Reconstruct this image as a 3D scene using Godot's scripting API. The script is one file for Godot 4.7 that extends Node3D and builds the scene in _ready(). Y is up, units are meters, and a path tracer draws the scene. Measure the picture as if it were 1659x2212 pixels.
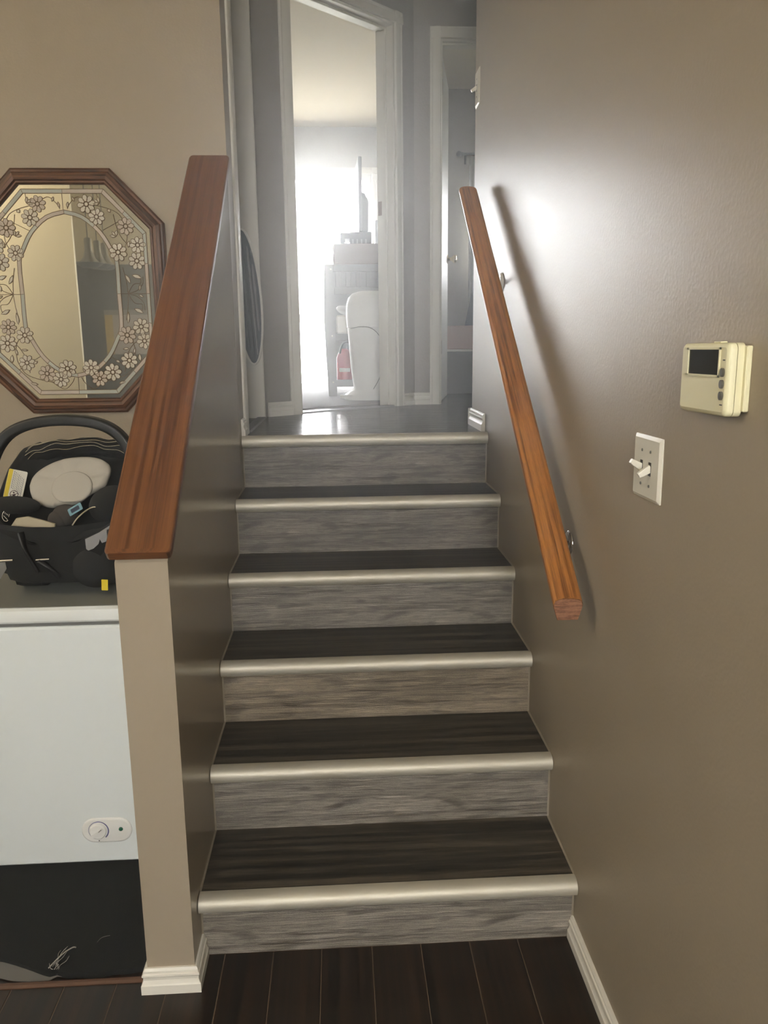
extends Node3D
# Split-level stair seen from the lower hall. Units are metres, y up; the stair climbs towards -z.

const RISE := 0.189
const RUN := 0.2461
const LOW := 0.1707              # height of the first tread
const LAND := 1.1149             # landing level
const CEIL := 3.29
const WL := -0.447               # face of the stair's left wall
const WR := 0.45                 # face of the right wall
const BACK := -1.16              # face of the back wall with the mirror

var M := {}
var names := {}
var grain := 0
var uv_shift := Vector2.ZERO
var rng := RandomNumberGenerator.new()

# ---------------------------------------------------------------- helpers
func numbered(called: String) -> String:
	var n = names.get(called, 0)
	names[called] = n + 1
	return called if n == 0 else "%s_%03d" % [called, n]

func begin() -> SurfaceTool:
	var st := SurfaceTool.new()
	st.begin(Mesh.PRIMITIVE_TRIANGLES)
	return st

func obj(called: String, st: SurfaceTool, m: Material, parent: Node = self) -> MeshInstance3D:
	var o := MeshInstance3D.new()
	o.mesh = st.commit()
	o.material_override = m
	o.name = numbered(called) if parent == self else called
	parent.add_child(o, true)
	return o

func share(called: String, mesh: Mesh, m: Material, parent: Node) -> MeshInstance3D:
	var o := MeshInstance3D.new()
	o.mesh = mesh
	o.material_override = m
	o.name = called
	parent.add_child(o, true)
	return o

func tag(o: Node, label: String, category: String, group := "", kind := "") -> Node:
	o.set_meta("label", label)
	o.set_meta("category", category)
	if group != "":
		o.set_meta("group", group)
	if kind != "":
		o.set_meta("kind", kind)
	return o

func thing(called: String, label: String, category: String, at := Vector3.ZERO, group := "", kind := "") -> Node3D:
	var o := Node3D.new()
	o.name = numbered(called)
	add_child(o)
	o.position = at
	tag(o, label, category, group, kind)
	return o

func tri(st, a, b, c, na, nb, nc, ua, ub, uc):
	if (c - a).cross(b - a).dot(na + nb + nc) < 0.0:
		var t = b; b = c; c = t
		t = nb; nb = nc; nc = t
		t = ub; ub = uc; uc = t
	st.set_normal(na); st.set_uv(ua); st.add_vertex(a)
	st.set_normal(nb); st.set_uv(ub); st.add_vertex(b)
	st.set_normal(nc); st.set_uv(uc); st.add_vertex(c)

func uv_of(p: Vector3, n: Vector3) -> Vector2:
	var a := n.abs()
	var ax := 0 if a.x >= a.y and a.x >= a.z else (1 if a.y >= a.z else 2)
	var o1 := (ax + 1) % 3
	var o2 := (ax + 2) % 3
	if o2 == grain:
		return Vector2(p[o2], p[o1]) + uv_shift
	return Vector2(p[o1], p[o2]) + uv_shift

func face(st, pts: Array, hint: Vector3):
	var n: Vector3 = (pts[2] - pts[0]).cross(pts[1] - pts[0]).normalized()
	if n.dot(hint) < 0.0:
		n = -n
	for i in range(1, pts.size() - 1):
		tri(st, pts[0], pts[i], pts[i + 1], n, n, n, uv_of(pts[0], n), uv_of(pts[i], n), uv_of(pts[i + 1], n))

# a box with chamfered edges
func rbox(st, lo: Vector3, hi: Vector3, r := 0.002):
	var c := (lo + hi) * 0.5
	var h := (hi - lo) * 0.5
	r = minf(r, minf(h.x, minf(h.y, h.z)) * 0.9)
	for ax in 3:
		var b1 := (ax + 1) % 3
		var b2 := (ax + 2) % 3
		for s in [-1.0, 1.0]:
			var pts := []
			for q in [[-1.0, -1.0], [1.0, -1.0], [1.0, 1.0], [-1.0, 1.0]]:
				var p := Vector3()
				p[ax] = s * h[ax]
				p[b1] = q[0] * (h[b1] - r)
				p[b2] = q[1] * (h[b2] - r)
				pts.append(c + p)
			var n := Vector3()
			n[ax] = s
			face(st, pts, n)
			if r > 0.0:
				for s2 in [-1.0, 1.0]:
					var e := []
					for q in [[0, -1.0], [0, 1.0], [1, 1.0], [1, -1.0]]:
						var p := Vector3()
						p[ax] = s * (h[ax] - (r if q[0] == 1 else 0.0))
						p[b1] = s2 * (h[b1] - (r if q[0] == 0 else 0.0))
						p[b2] = q[1] * (h[b2] - r)
						e.append(c + p)
					var m := Vector3()
					m[ax] = s
					m[b1] = s2
					face(st, e, m)
	if r > 0.0:
		for sx in [-1.0, 1.0]:
			for sy in [-1.0, 1.0]:
				for sz in [-1.0, 1.0]:
					face(st, [c + Vector3(sx * h.x, sy * (h.y - r), sz * (h.z - r)), c + Vector3(sx * (h.x - r), sy * h.y, sz * (h.z - r)), c + Vector3(sx * (h.x - r), sy * (h.y - r), sz * h.z)], Vector3(sx, sy, sz))

func bx(st, x0, y0, z0, x1, y1, z1, r := 0.002):
	rbox(st, Vector3(minf(x0, x1), minf(y0, y1), minf(z0, z1)), Vector3(maxf(x0, x1), maxf(y0, y1), maxf(z0, z1)), r)

# an outline swept straight along ez; joints flatter than 40 degrees are shaded round
func extr(st, poly: PackedVector2Array, o: Vector3, ex: Vector3, ey: Vector3, ez: Vector3, caps := true):
	var n := poly.size()
	var area := 0.0
	for i in n:
		area += poly[i].cross(poly[(i + 1) % n])
	var turn := 1.0 if area > 0 else -1.0
	var en := []
	for i in n:
		var d := (poly[(i + 1) % n] - poly[i]).normalized()
		en.append(Vector2(d.y, -d.x) * turn)
	var run := 0.0
	var l := ez.length()
	for i in n:
		var a := poly[i]
		var b := poly[(i + 1) % n]
		var na: Vector2 = en[i]
		var nb: Vector2 = en[i]
		if en[i].dot(en[(i + n - 1) % n]) > 0.88:
			na = (en[i] + en[(i + n - 1) % n]).normalized()
		if en[i].dot(en[(i + 1) % n]) > 0.88:
			nb = (en[i] + en[(i + 1) % n]).normalized()
		var pa := o + ex * a.x + ey * a.y
		var pb := o + ex * b.x + ey * b.y
		var wa := (ex * na.x + ey * na.y).normalized()
		var wb := (ex * nb.x + ey * nb.y).normalized()
		var s := a.distance_to(b)
		tri(st, pa, pb, pb + ez, wa, wb, wb, Vector2(0, run), Vector2(0, run + s), Vector2(l, run + s))
		tri(st, pa, pb + ez, pa + ez, wa, wb, wa, Vector2(0, run), Vector2(l, run + s), Vector2(l, run))
		run += s
	if caps:
		var idx := Geometry2D.triangulate_polygon(poly)
		var nz := ez.normalized()
		for i in range(0, idx.size(), 3):
			var p := []
			for k in 3:
				var v := poly[idx[i + k]]
				p.append([o + ex * v.x + ey * v.y, v])
			tri(st, p[0][0], p[1][0], p[2][0], -nz, -nz, -nz, p[0][1], p[1][1], p[2][1])
			tri(st, p[0][0] + ez, p[1][0] + ez, p[2][0] + ez, nz, nz, nz, p[0][1], p[1][1], p[2][1])

# rings of equal length joined into a smooth skin
func loft(st, rings: Array, closed := true, cap_a := true, cap_b := true):
	var R := rings.size()
	var N: int = rings[0].size()
	var nrm := []
	for i in R:
		var row := []
		for j in N:
			var du: Vector3 = rings[mini(i + 1, R - 1)][j] - rings[maxi(i - 1, 0)][j]
			var j0 := (j + N - 1) % N if closed else maxi(j - 1, 0)
			var j1 := (j + 1) % N if closed else mini(j + 1, N - 1)
			var dv: Vector3 = rings[i][j1] - rings[i][j0]
			if dv.length() < 1e-7:
				var ii := i + 1 if i == 0 else i - 1
				dv = rings[ii][j1] - rings[ii][j0]
			row.append(du.cross(dv).normalized())
		nrm.append(row)
	# orient outwards from the centre of the ring
	var flip := 0.0
	for i in R:
		var c := Vector3.ZERO
		for p in rings[i]:
			c += p / N
		for j in N:
			flip += nrm[i][j].dot(rings[i][j] - c)
	var sg := 1.0 if flip >= 0 else -1.0
	var lim := N if closed else N - 1
	for i in R - 1:
		for j in lim:
			var k := (j + 1) % N
			var a = rings[i][j]; var b = rings[i][k]; var c = rings[i + 1][k]; var d = rings[i + 1][j]
			var na = nrm[i][j] * sg; var nb = nrm[i][k] * sg; var nc = nrm[i + 1][k] * sg; var nd = nrm[i + 1][j] * sg
			var ua := Vector2(float(j) / N, float(i) / R)
			var ub := Vector2(float(j + 1) / N, float(i) / R)
			var uc := Vector2(float(j + 1) / N, float(i + 1) / R)
			var ud := Vector2(float(j) / N, float(i + 1) / R)
			tri(st, a, b, c, na, nb, nc, ua, ub, uc)
			tri(st, a, c, d, na, nc, nd, ua, uc, ud)
	for e in 2:
		if (e == 0 and not cap_a) or (e == 1 and not cap_b):
			continue
		var ring: Array = rings[0] if e == 0 else rings[R - 1]
		var nb: Array = rings[1] if e == 0 else rings[R - 2]
		var c := Vector3.ZERO
		var c2 := Vector3.ZERO
		for j in N:
			c += ring[j] / N
			c2 += nb[j] / N
		var n: Vector3 = (ring[N / 3] - ring[0]).cross(ring[2 * N / 3] - ring[0]).normalized()
		if n.dot(c - c2) < 0:
			n = -n
		for j in lim:
			tri(st, c, ring[j], ring[(j + 1) % N], n, n, n, Vector2.ZERO, Vector2.RIGHT, Vector2.DOWN)

func tube(st, pts: Array, r, sides := 8, caps := true, flat := 1.0, up := Vector3(0.013, 1, 0.021)):
	var rings := []
	var side := Vector3.ZERO
	for i in pts.size():
		var d: Vector3 = (pts[mini(i + 1, pts.size() - 1)] - pts[maxi(i - 1, 0)]).normalized()
		var s := d.cross(up)
		if s.length() < 0.1:
			s = d.cross(Vector3(1, 0, 0.1))
		s = s.normalized()
		if side != Vector3.ZERO and s.dot(side) < 0:
			s = -s
		side = s
		var t := s.cross(d).normalized()
		var rr: float = r[i] if r is Array else r
		var ring := []
		for k in sides:
			var a := TAU * k / sides
			ring.append(pts[i] + s * cos(a) * rr * flat + t * sin(a) * rr)
		rings.append(ring)
	loft(st, rings, true, caps, caps)

# profile of (radius, height) turned about the y axis
func lathe(st, prof: Array, o: Vector3, sides := 24, sx := 1.0, sz := 1.0, basis := Basis.IDENTITY):
	var rings := []
	for p in prof:
		var ring := []
		for k in sides:
			var a := TAU * k / sides
			ring.append(o + basis * Vector3(cos(a) * p[0] * sx, p[1], sin(a) * p[0] * sz))
		rings.append(ring)
	loft(st, rings, true, prof[0][0] > 0.0005, prof[-1][0] > 0.0005)

func ball(st, o: Vector3, r: Vector3, basis := Basis.IDENTITY, sides := 20, rows := 12):
	var rings := []
	for i in rows + 1:
		var e := lerpf(-PI / 2, PI / 2, float(i) / rows)
		var ring := []
		for k in sides:
			var a := TAU * k / sides
			ring.append(o + basis * Vector3(cos(a) * cos(e) * r.x, sin(e) * r.y, sin(a) * cos(e) * r.z))
		rings.append(ring)
	loft(st, rings, true, false, false)

func curve(pts: Array, per := 6) -> Array:
	var out := []
	for i in pts.size() - 1:
		var a = pts[maxi(i - 1, 0)]; var b = pts[i]; var c = pts[i + 1]; var d = pts[mini(i + 2, pts.size() - 1)]
		for k in per:
			out.append(b.cubic_interpolate(c, a, d, float(k) / per))
	out.append(pts[-1])
	return out

func oval(rx: float, ry: float, n := 24, c := Vector2.ZERO, p := 2.0, turn := 0.0) -> PackedVector2Array:
	var out := PackedVector2Array()
	for i in n:
		var a := TAU * i / n
		var v := Vector2(signf(cos(a)) * pow(absf(cos(a)), 2.0 / p) * rx, signf(sin(a)) * pow(absf(sin(a)), 2.0 / p) * ry)
		out.append(c + v.rotated(turn))
	return out

func rrect(w: float, h: float, r: float, c := Vector2.ZERO, n := 4) -> PackedVector2Array:
	var out := PackedVector2Array()
	for q in 4:
		var cc := Vector2((w / 2 - r) * (1 if q in [0, 3] else -1), (h / 2 - r) * (1 if q < 2 else -1))
		for k in n + 1:
			var a := PI / 2 * (q + float(k) / n)
			out.append(c + cc + Vector2(cos(a), sin(a)) * r)
	return out

func poly(a: Array) -> PackedVector2Array:
	var out := PackedVector2Array()
	for p in a:
		out.append(Vector2(p[0], p[1]))
	return out

# ---------------------------------------------------------------- materials
func mat(c: Color, rough := 0.6, metal := 0.0, spec := 0.5) -> StandardMaterial3D:
	var m := StandardMaterial3D.new()
	m.albedo_color = c
	m.roughness = rough
	m.metallic = metal
	m.metallic_specular = spec
	return m

func rgb8(r, g, b) -> Color:
	return Color(r / 255.0, g / 255.0, b / 255.0)

func noise_bytes(sd: int, w: int, h: int, nw: int, nh: int, freq: float, oct := 3) -> PackedByteArray:
	var n := FastNoiseLite.new()
	n.seed = sd
	n.noise_type = FastNoiseLite.TYPE_SIMPLEX_SMOOTH
	n.frequency = freq
	n.fractal_octaves = oct
	var im := n.get_seamless_image(nw, nh, false, false, 0.15)
	im.convert(Image.FORMAT_L8)
	im.resize(w, h, Image.INTERPOLATE_CUBIC)
	return im.get_data()

func tex_of(w: int, h: int, px: PackedByteArray) -> ImageTexture:
	return ImageTexture.create_from_image(Image.create_from_data(w, h, false, Image.FORMAT_RGB8, px))

# long-grained wood: u runs along the grain; returns [colour, height]
func wood(sd: int, dark: Color, mid: Color, light: Color, line: float, blotch: float, w := 512, h := 512, rough := 0.0, knots := 0) -> Array:
	var a := noise_bytes(sd, w, h, 24, 256, 0.035, 4)
	var b := noise_bytes(sd + 1, w, h, 64, 512, 0.11, 3)
	var c := noise_bytes(sd + 2, w, h, 96, 96, 0.045, 4)
	var f := noise_bytes(sd + 3, w, h, 700, 512, 0.3, 3)
	var kr := RandomNumberGenerator.new()
	kr.seed = sd
	var ks := []
	for k in knots:
		ks.append([kr.randf() * w, kr.randf() * h, 14.0 + 26.0 * kr.randf(), 10.0 + 12.0 * kr.randf(), 0.3 + 0.5 * kr.randf()])
	var km := PackedFloat32Array()
	km.resize(w * h)
	for q in ks:
		for y in range(maxi(0, int(q[1] - q[3] * 2.5)), mini(h, int(q[1] + q[3] * 2.5))):
			for x in range(maxi(0, int(q[0] - q[2] * 2.5)), mini(w, int(q[0] + q[2] * 2.5))):
				var d := Vector2((x - q[0]) / q[2], (y - q[1]) / q[3]).length() + (f[y * w + x] / 255.0 - 0.5) * 1.3
				km[y * w + x] = maxf(km[y * w + x], clampf(1.25 - d, 0.0, 1.0) * q[4])
	var px := PackedByteArray()
	px.resize(w * h * 3)
	var hh := PackedByteArray()
	hh.resize(w * h)
	for i in w * h:
		var t: float = a[i] / 255.0 * 0.55 + b[i] / 255.0 * 0.3 + c[i] / 255.0 * 0.15
		t = lerpf(t, f[i] / 255.0 * 0.5 + c[i] / 255.0 * 0.25 + b[i] / 255.0 * 0.25, rough)
		t = clampf((t - 0.5) * 2.2 + 0.5, 0.0, 1.0)
		var col := dark.lerp(mid, t * 2.0) if t < 0.5 else mid.lerp(light, t * 2.0 - 1.0)
		var g := absf(b[i] / 255.0 - 0.5) * 2.0
		var cut := clampf(1.0 - g * 7.0, 0.0, 1.0) * line
		var bl := clampf((c[i] / 255.0 - 0.62) * 5.0, 0.0, 1.0) * blotch
		col = col.lerp(dark, clampf(cut + bl + km[i], 0.0, 0.95))
		px[i * 3] = int(clampf(col.r, 0, 1) * 255)
		px[i * 3 + 1] = int(clampf(col.g, 0, 1) * 255)
		px[i * 3 + 2] = int(clampf(col.b, 0, 1) * 255)
		hh[i] = int(clampf(t - cut * 0.6, 0, 1) * 255)
	return [tex_of(w, h, px), ImageTexture.create_from_image(Image.create_from_data(w, h, false, Image.FORMAT_L8, hh))]

func wood_mat(t: Array, rough: float, su: float, sv: float, bump := 0.05, tint := Color.WHITE) -> StandardMaterial3D:
	var m := mat(tint, rough)
	m.albedo_texture = t[0]
	m.uv1_scale = Vector3(su, sv, 1)
	if bump > 0.0:
		m.heightmap_enabled = true
		m.heightmap_texture = t[1]
		m.heightmap_scale = bump
	return m

func bumpy(m: StandardMaterial3D, t: Texture2D, scale: float, height: float) -> StandardMaterial3D:
	m.uv1_triplanar = true
	m.uv1_world_triplanar = true
	m.uv1_scale = Vector3.ONE * scale
	m.heightmap_enabled = true
	m.heightmap_texture = t
	m.heightmap_scale = height
	return m

func speckle(sd: int, freq: float, size := 512, oct := 3) -> ImageTexture:
	return ImageTexture.create_from_image(Image.create_from_data(size, size, false, Image.FORMAT_L8, noise_bytes(sd, size, size, size, size, freq, oct)))

func make_materials():
	var peel := speckle(3, 0.055, 512, 2)
	var fuzz := speckle(7, 0.22, 512, 2)
	M.wall = bumpy(mat(rgb8(159, 147, 128), 0.4, 0.0, 0.36), peel, 3.4, 0.026)
	M.knee = mat(rgb8(161, 149, 130), 0.2)
	M.upper = bumpy(mat(rgb8(158, 152, 142), 0.45), peel, 2.2, 0.05)
	M.cream = mat(rgb8(214, 205, 180), 0.5)
	M.caulk = mat(rgb8(150, 140, 122), 0.7)
	M.partition = mat(rgb8(244, 238, 218), 0.6)
	M.ceiling = mat(rgb8(236, 228, 208), 0.9)
	M.trim = mat(rgb8(232, 228, 216), 0.35)
	M.door = mat(rgb8(230, 228, 220), 0.4)
	M.charcoal = mat(rgb8(30, 29, 28), 0.6)
	var vin := wood(11, rgb8(72, 66, 59), rgb8(146, 138, 127), rgb8(188, 179, 166), 0.6, 0.6, 1024, 512, 0.55, 9)
	M.vinyl = wood_mat(vin, 0.5, 1.1, 5.0, 0.1)
	M.vinyl2 = wood_mat(vin, 0.5, 1.0, 4.3, 0.1, rgb8(255, 244, 226))
	M.vinyl3 = wood_mat(vin, 0.5, 1.2, 4.6, 0.1, rgb8(232, 230, 230))
	var tr := wood(23, rgb8(30, 27, 23), rgb8(66, 59, 50), rgb8(98, 88, 74), 0.35, 0.3)
	M.tread = wood_mat(tr, 0.42, 1.0, 3.4, 0.03)  # the risers' vinyl repeated darker, shade put into its colour
	M.floor_up = wood_mat(wood(29, rgb8(56, 54, 52), rgb8(88, 86, 84), rgb8(112, 110, 106), 0.3, 0.2), 0.2, 0.5, 2.6, 0.3)
	var oak := wood(31, rgb8(80, 46, 25), rgb8(112, 70, 39), rgb8(122, 79, 47), 0.45, 0.0)
	var oak2 := wood(33, rgb8(98, 56, 22), rgb8(168, 110, 54), rgb8(182, 124, 66), 0.55, 0.0)
	M.oak = wood_mat(oak, 0.34, 0.6, 4.2, 0.0)
	M.rail = wood_mat(oak2, 0.32, 1.0, 9.0, 0.0)
	M.endgrain = wood_mat(wood(37, rgb8(130, 86, 62), rgb8(186, 134, 104), rgb8(202, 152, 122), 0.4, 0.0, 256, 256), 0.5, 14, 18, 0.0)
	var wal := wood(41, rgb8(38, 24, 16), rgb8(92, 60, 40), rgb8(122, 82, 56), 0.5, 0.0)
	M.frame = wood_mat(wal, 0.3, 2.0, 9.0, 0.01)
	var hard := wood(53, rgb8(22, 15, 10), rgb8(40, 28, 20), rgb8(54, 38, 27), 0.3, 0.0)
	M.plank = wood_mat(hard, 0.3, 0.7, 4.0, 0.0)
	M.plank2 = wood_mat(hard, 0.3, 0.6, 4.6, 0.0, rgb8(232, 228, 224))
	M.seam = mat(rgb8(112, 94, 74), 0.9)
	M.nosing = mat(rgb8(212, 206, 190), 0.56, 0.55)
	M.freezer = mat(rgb8(226, 232, 232), 0.32)
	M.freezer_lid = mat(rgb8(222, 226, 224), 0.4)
	M.lid_shaded = mat(rgb8(128, 130, 124), 0.5)  # lid top colour darkened to stand in for shade
	M.grey = mat(rgb8(120, 120, 118), 0.6)
	M.dark = mat(rgb8(24, 24, 24), 0.55)
	M.black = bumpy(mat(rgb8(24, 24, 23), 0.95), fuzz, 9.0, 0.1)
	M.black.rim_enabled = true
	M.black.rim = 0.2
	M.dark_matte = mat(rgb8(24, 24, 24), 0.8)
	M.black_plastic = mat(rgb8(26, 26, 26), 0.45)
	M.fabric_grey = bumpy(mat(rgb8(176, 171, 160), 0.95), fuzz, 8.0, 0.05)
	M.plush = bumpy(mat(rgb8(82, 76, 72), 1.0), fuzz, 12.0, 0.3)
	M.beige = mat(rgb8(176, 166, 142), 0.9)
	M.carpet = bumpy(mat(rgb8(20, 22, 22), 1.0), fuzz, 6.0, 0.5)
	M.backing = mat(rgb8(104, 102, 100), 0.8)
	M.thread = mat(rgb8(170, 166, 160), 0.9)
	M.strip = mat(rgb8(84, 56, 40), 0.35)
	M.chrome = mat(rgb8(220, 220, 220), 0.15, 1.0)
	M.pewter = mat(rgb8(110, 108, 100), 0.35, 0.8)
	M.brass = mat(rgb8(214, 196, 150), 0.25, 1.0)
	M.hinge = mat(rgb8(150, 128, 112), 0.4, 0.7)
	M.mirror = mat(rgb8(236, 232, 216), 0.015, 1.0)
	M.slate = mat(rgb8(92, 95, 100), 0.4)
	M.lead = mat(rgb8(122, 98, 62), 0.5, 0.2)
	M.frost = bumpy(mat(rgb8(230, 224, 208), 0.4), speckle(9, 0.3, 256, 2), 14.0, 0.2)
	M.frost_pink = bumpy(mat(rgb8(216, 204, 190), 0.4), speckle(9, 0.3, 256, 2), 14.0, 0.2)
	M.frost_blue = bumpy(mat(rgb8(202, 206, 196), 0.4), speckle(9, 0.3, 256, 2), 14.0, 0.2)
	M.plate = mat(rgb8(222, 218, 204), 0.3)
	M.thermo = mat(rgb8(226, 220, 182), 0.42)
	M.lcd = mat(rgb8(30, 30, 24), 0.15)
	M.button = mat(rgb8(86, 84, 76), 0.4)
	M.ink = mat(rgb8(52, 50, 46), 0.6)
	M.blue_ink = mat(rgb8(40, 42, 120), 0.5)
	M.green = mat(rgb8(20, 96, 74), 0.3)
	M.yellow = mat(rgb8(214, 190, 40), 0.6)
	M.teal = mat(rgb8(110, 150, 162), 0.7)
	M.navy = mat(rgb8(36, 44, 66), 0.7)
	M.white_plastic = mat(rgb8(232, 232, 228), 0.35)
	M.grey_paint = mat(rgb8(150, 150, 150), 0.6)
	M.card = mat(rgb8(150, 138, 130), 0.8)
	M.red = mat(rgb8(176, 40, 36), 0.4)
	M.deck = wood_mat(wood(61, rgb8(110, 66, 34), rgb8(150, 98, 56), rgb8(166, 116, 72), 0.3, 0.0, 256, 256), 0.7, 1.0, 5.0, 0.0)
	M.rug = bumpy(mat(rgb8(150, 146, 142), 1.0), fuzz, 3.0, 1.0)
	M.paper = mat(rgb8(176, 170, 176), 0.8)
	M.mustard = mat(rgb8(186, 160, 70), 0.8)
	M.curtain = mat(rgb8(214, 214, 210), 0.9)
	M.blue_cloth = mat(rgb8(74, 84, 104), 0.9)
	M.tan_box = mat(rgb8(196, 170, 160), 0.8)
	var gl := StandardMaterial3D.new()
	gl.albedo_color = Color(1, 1, 1, 0.06)
	gl.transparency = BaseMaterial3D.TRANSPARENCY_ALPHA
	gl.roughness = 0.02
	M.glass = gl

# ---------------------------------------------------------------- camera, sky, light
func setup():
	var cam := Camera3D.new()
	cam.name = "camera"
	cam.fov = rad_to_deg(2.0 * atan(1106.0 / 1715.28))
	cam.position = Vector3(-0.094, 1.419, 1.677)
	cam.rotation_order = EULER_ORDER_YXZ
	cam.rotation = Vector3(deg_to_rad(-11.56), deg_to_rad(-3.151), deg_to_rad(-0.64))
	cam.near = 0.02
	cam.far = 200.0
	add_child(cam)
	cam.current = true
	var sky := ProceduralSkyMaterial.new()
	sky.sky_top_color = rgb8(236, 240, 246)
	sky.sky_horizon_color = rgb8(252, 252, 250)
	sky.ground_bottom_color = rgb8(120, 120, 112)
	sky.ground_horizon_color = rgb8(200, 200, 196)
	sky.sky_energy_multiplier = 1.0
	var e := Environment.new()
	e.background_mode = Environment.BG_SKY
	e.sky = Sky.new()
	e.sky.sky_material = sky
	e.background_energy_multiplier = 62.0
	e.tonemap_mode = Environment.TONE_MAPPER_LINEAR
	e.tonemap_exposure = 1.0
	e.volumetric_fog_enabled = true
	e.volumetric_fog_density = 0.08
	e.volumetric_fog_anisotropy = 0.78
	e.volumetric_fog_albedo = Color(1, 1, 1)
	e.sdfgi_enabled = true
	e.ssao_enabled = true
	e.ssil_enabled = true
	var w := WorldEnvironment.new()
	w.name = "environment"
	w.environment = e
	add_child(w)
	# daylight at the rear window and at the added left window of the lower room
	window_light(Vector3(-0.2, 2.2, 4.98), Vector2(1.1, 1.2), 0.0, 11.0, rgb8(255, 249, 236))
	window_light(Vector3(-3.58, 1.8, 1.75), Vector2(0.28, 1.0), -PI / 2, 0.5, rgb8(226, 238, 255))

func window_light(at: Vector3, size: Vector2, turn: float, energy: float, c: Color):
	var l := AreaLight3D.new()
	l.name = "window_daylight"
	l.area_size = size
	l.light_color = c
	l.light_energy = energy
	l.shadow_enabled = true
	l.position = at
	l.rotation.y = turn
	l.set("area_range", 20.0)
	l.set("area_attenuation", 2.0)
	add_child(l, true)

# ---------------------------------------------------------------- the shell
func wall(called: String, label: String, m: Material, boxes: Array) -> MeshInstance3D:
	var st := begin()
	for b in boxes:
		bx(st, b[0], b[1], b[2], b[3], b[4], b[5], 0.0)
	var o := obj(called, st, m)
	tag(o, label, "wall" if called.begins_with("wall") else called.get_slice("_", 0), "", "structure")
	return o

const BASE := [[0, 0], [0.015, 0], [0.015, 0.024], [0.0125, 0.027], [0.009, 0.036], [0.0095, 0.043], [0.0125, 0.048], [0.012, 0.052], [0.0085, 0.054], [0.0085, 0.06], [0.005, 0.066], [0, 0.066]]

func skirt(st, a: Vector3, b: Vector3, out: Vector3, k := 1.0):
	var p := PackedVector2Array()
	for q in BASE:
		p.append(Vector2(q[0], q[1]) * k)
	extr(st, p, a, out, Vector3.UP, b - a)

func casing(st, a: Vector3, b: Vector3, across: Vector3, out: Vector3, w := 0.056):
	extr(st, poly([[0, 0], [w, 0], [w, 0.007], [w * 0.86, 0.011], [w * 0.72, 0.009], [w * 0.5, 0.0125], [w * 0.2, 0.015], [w * 0.06, 0.014], [0, 0.01]]), a, across, out, b - a)

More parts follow.
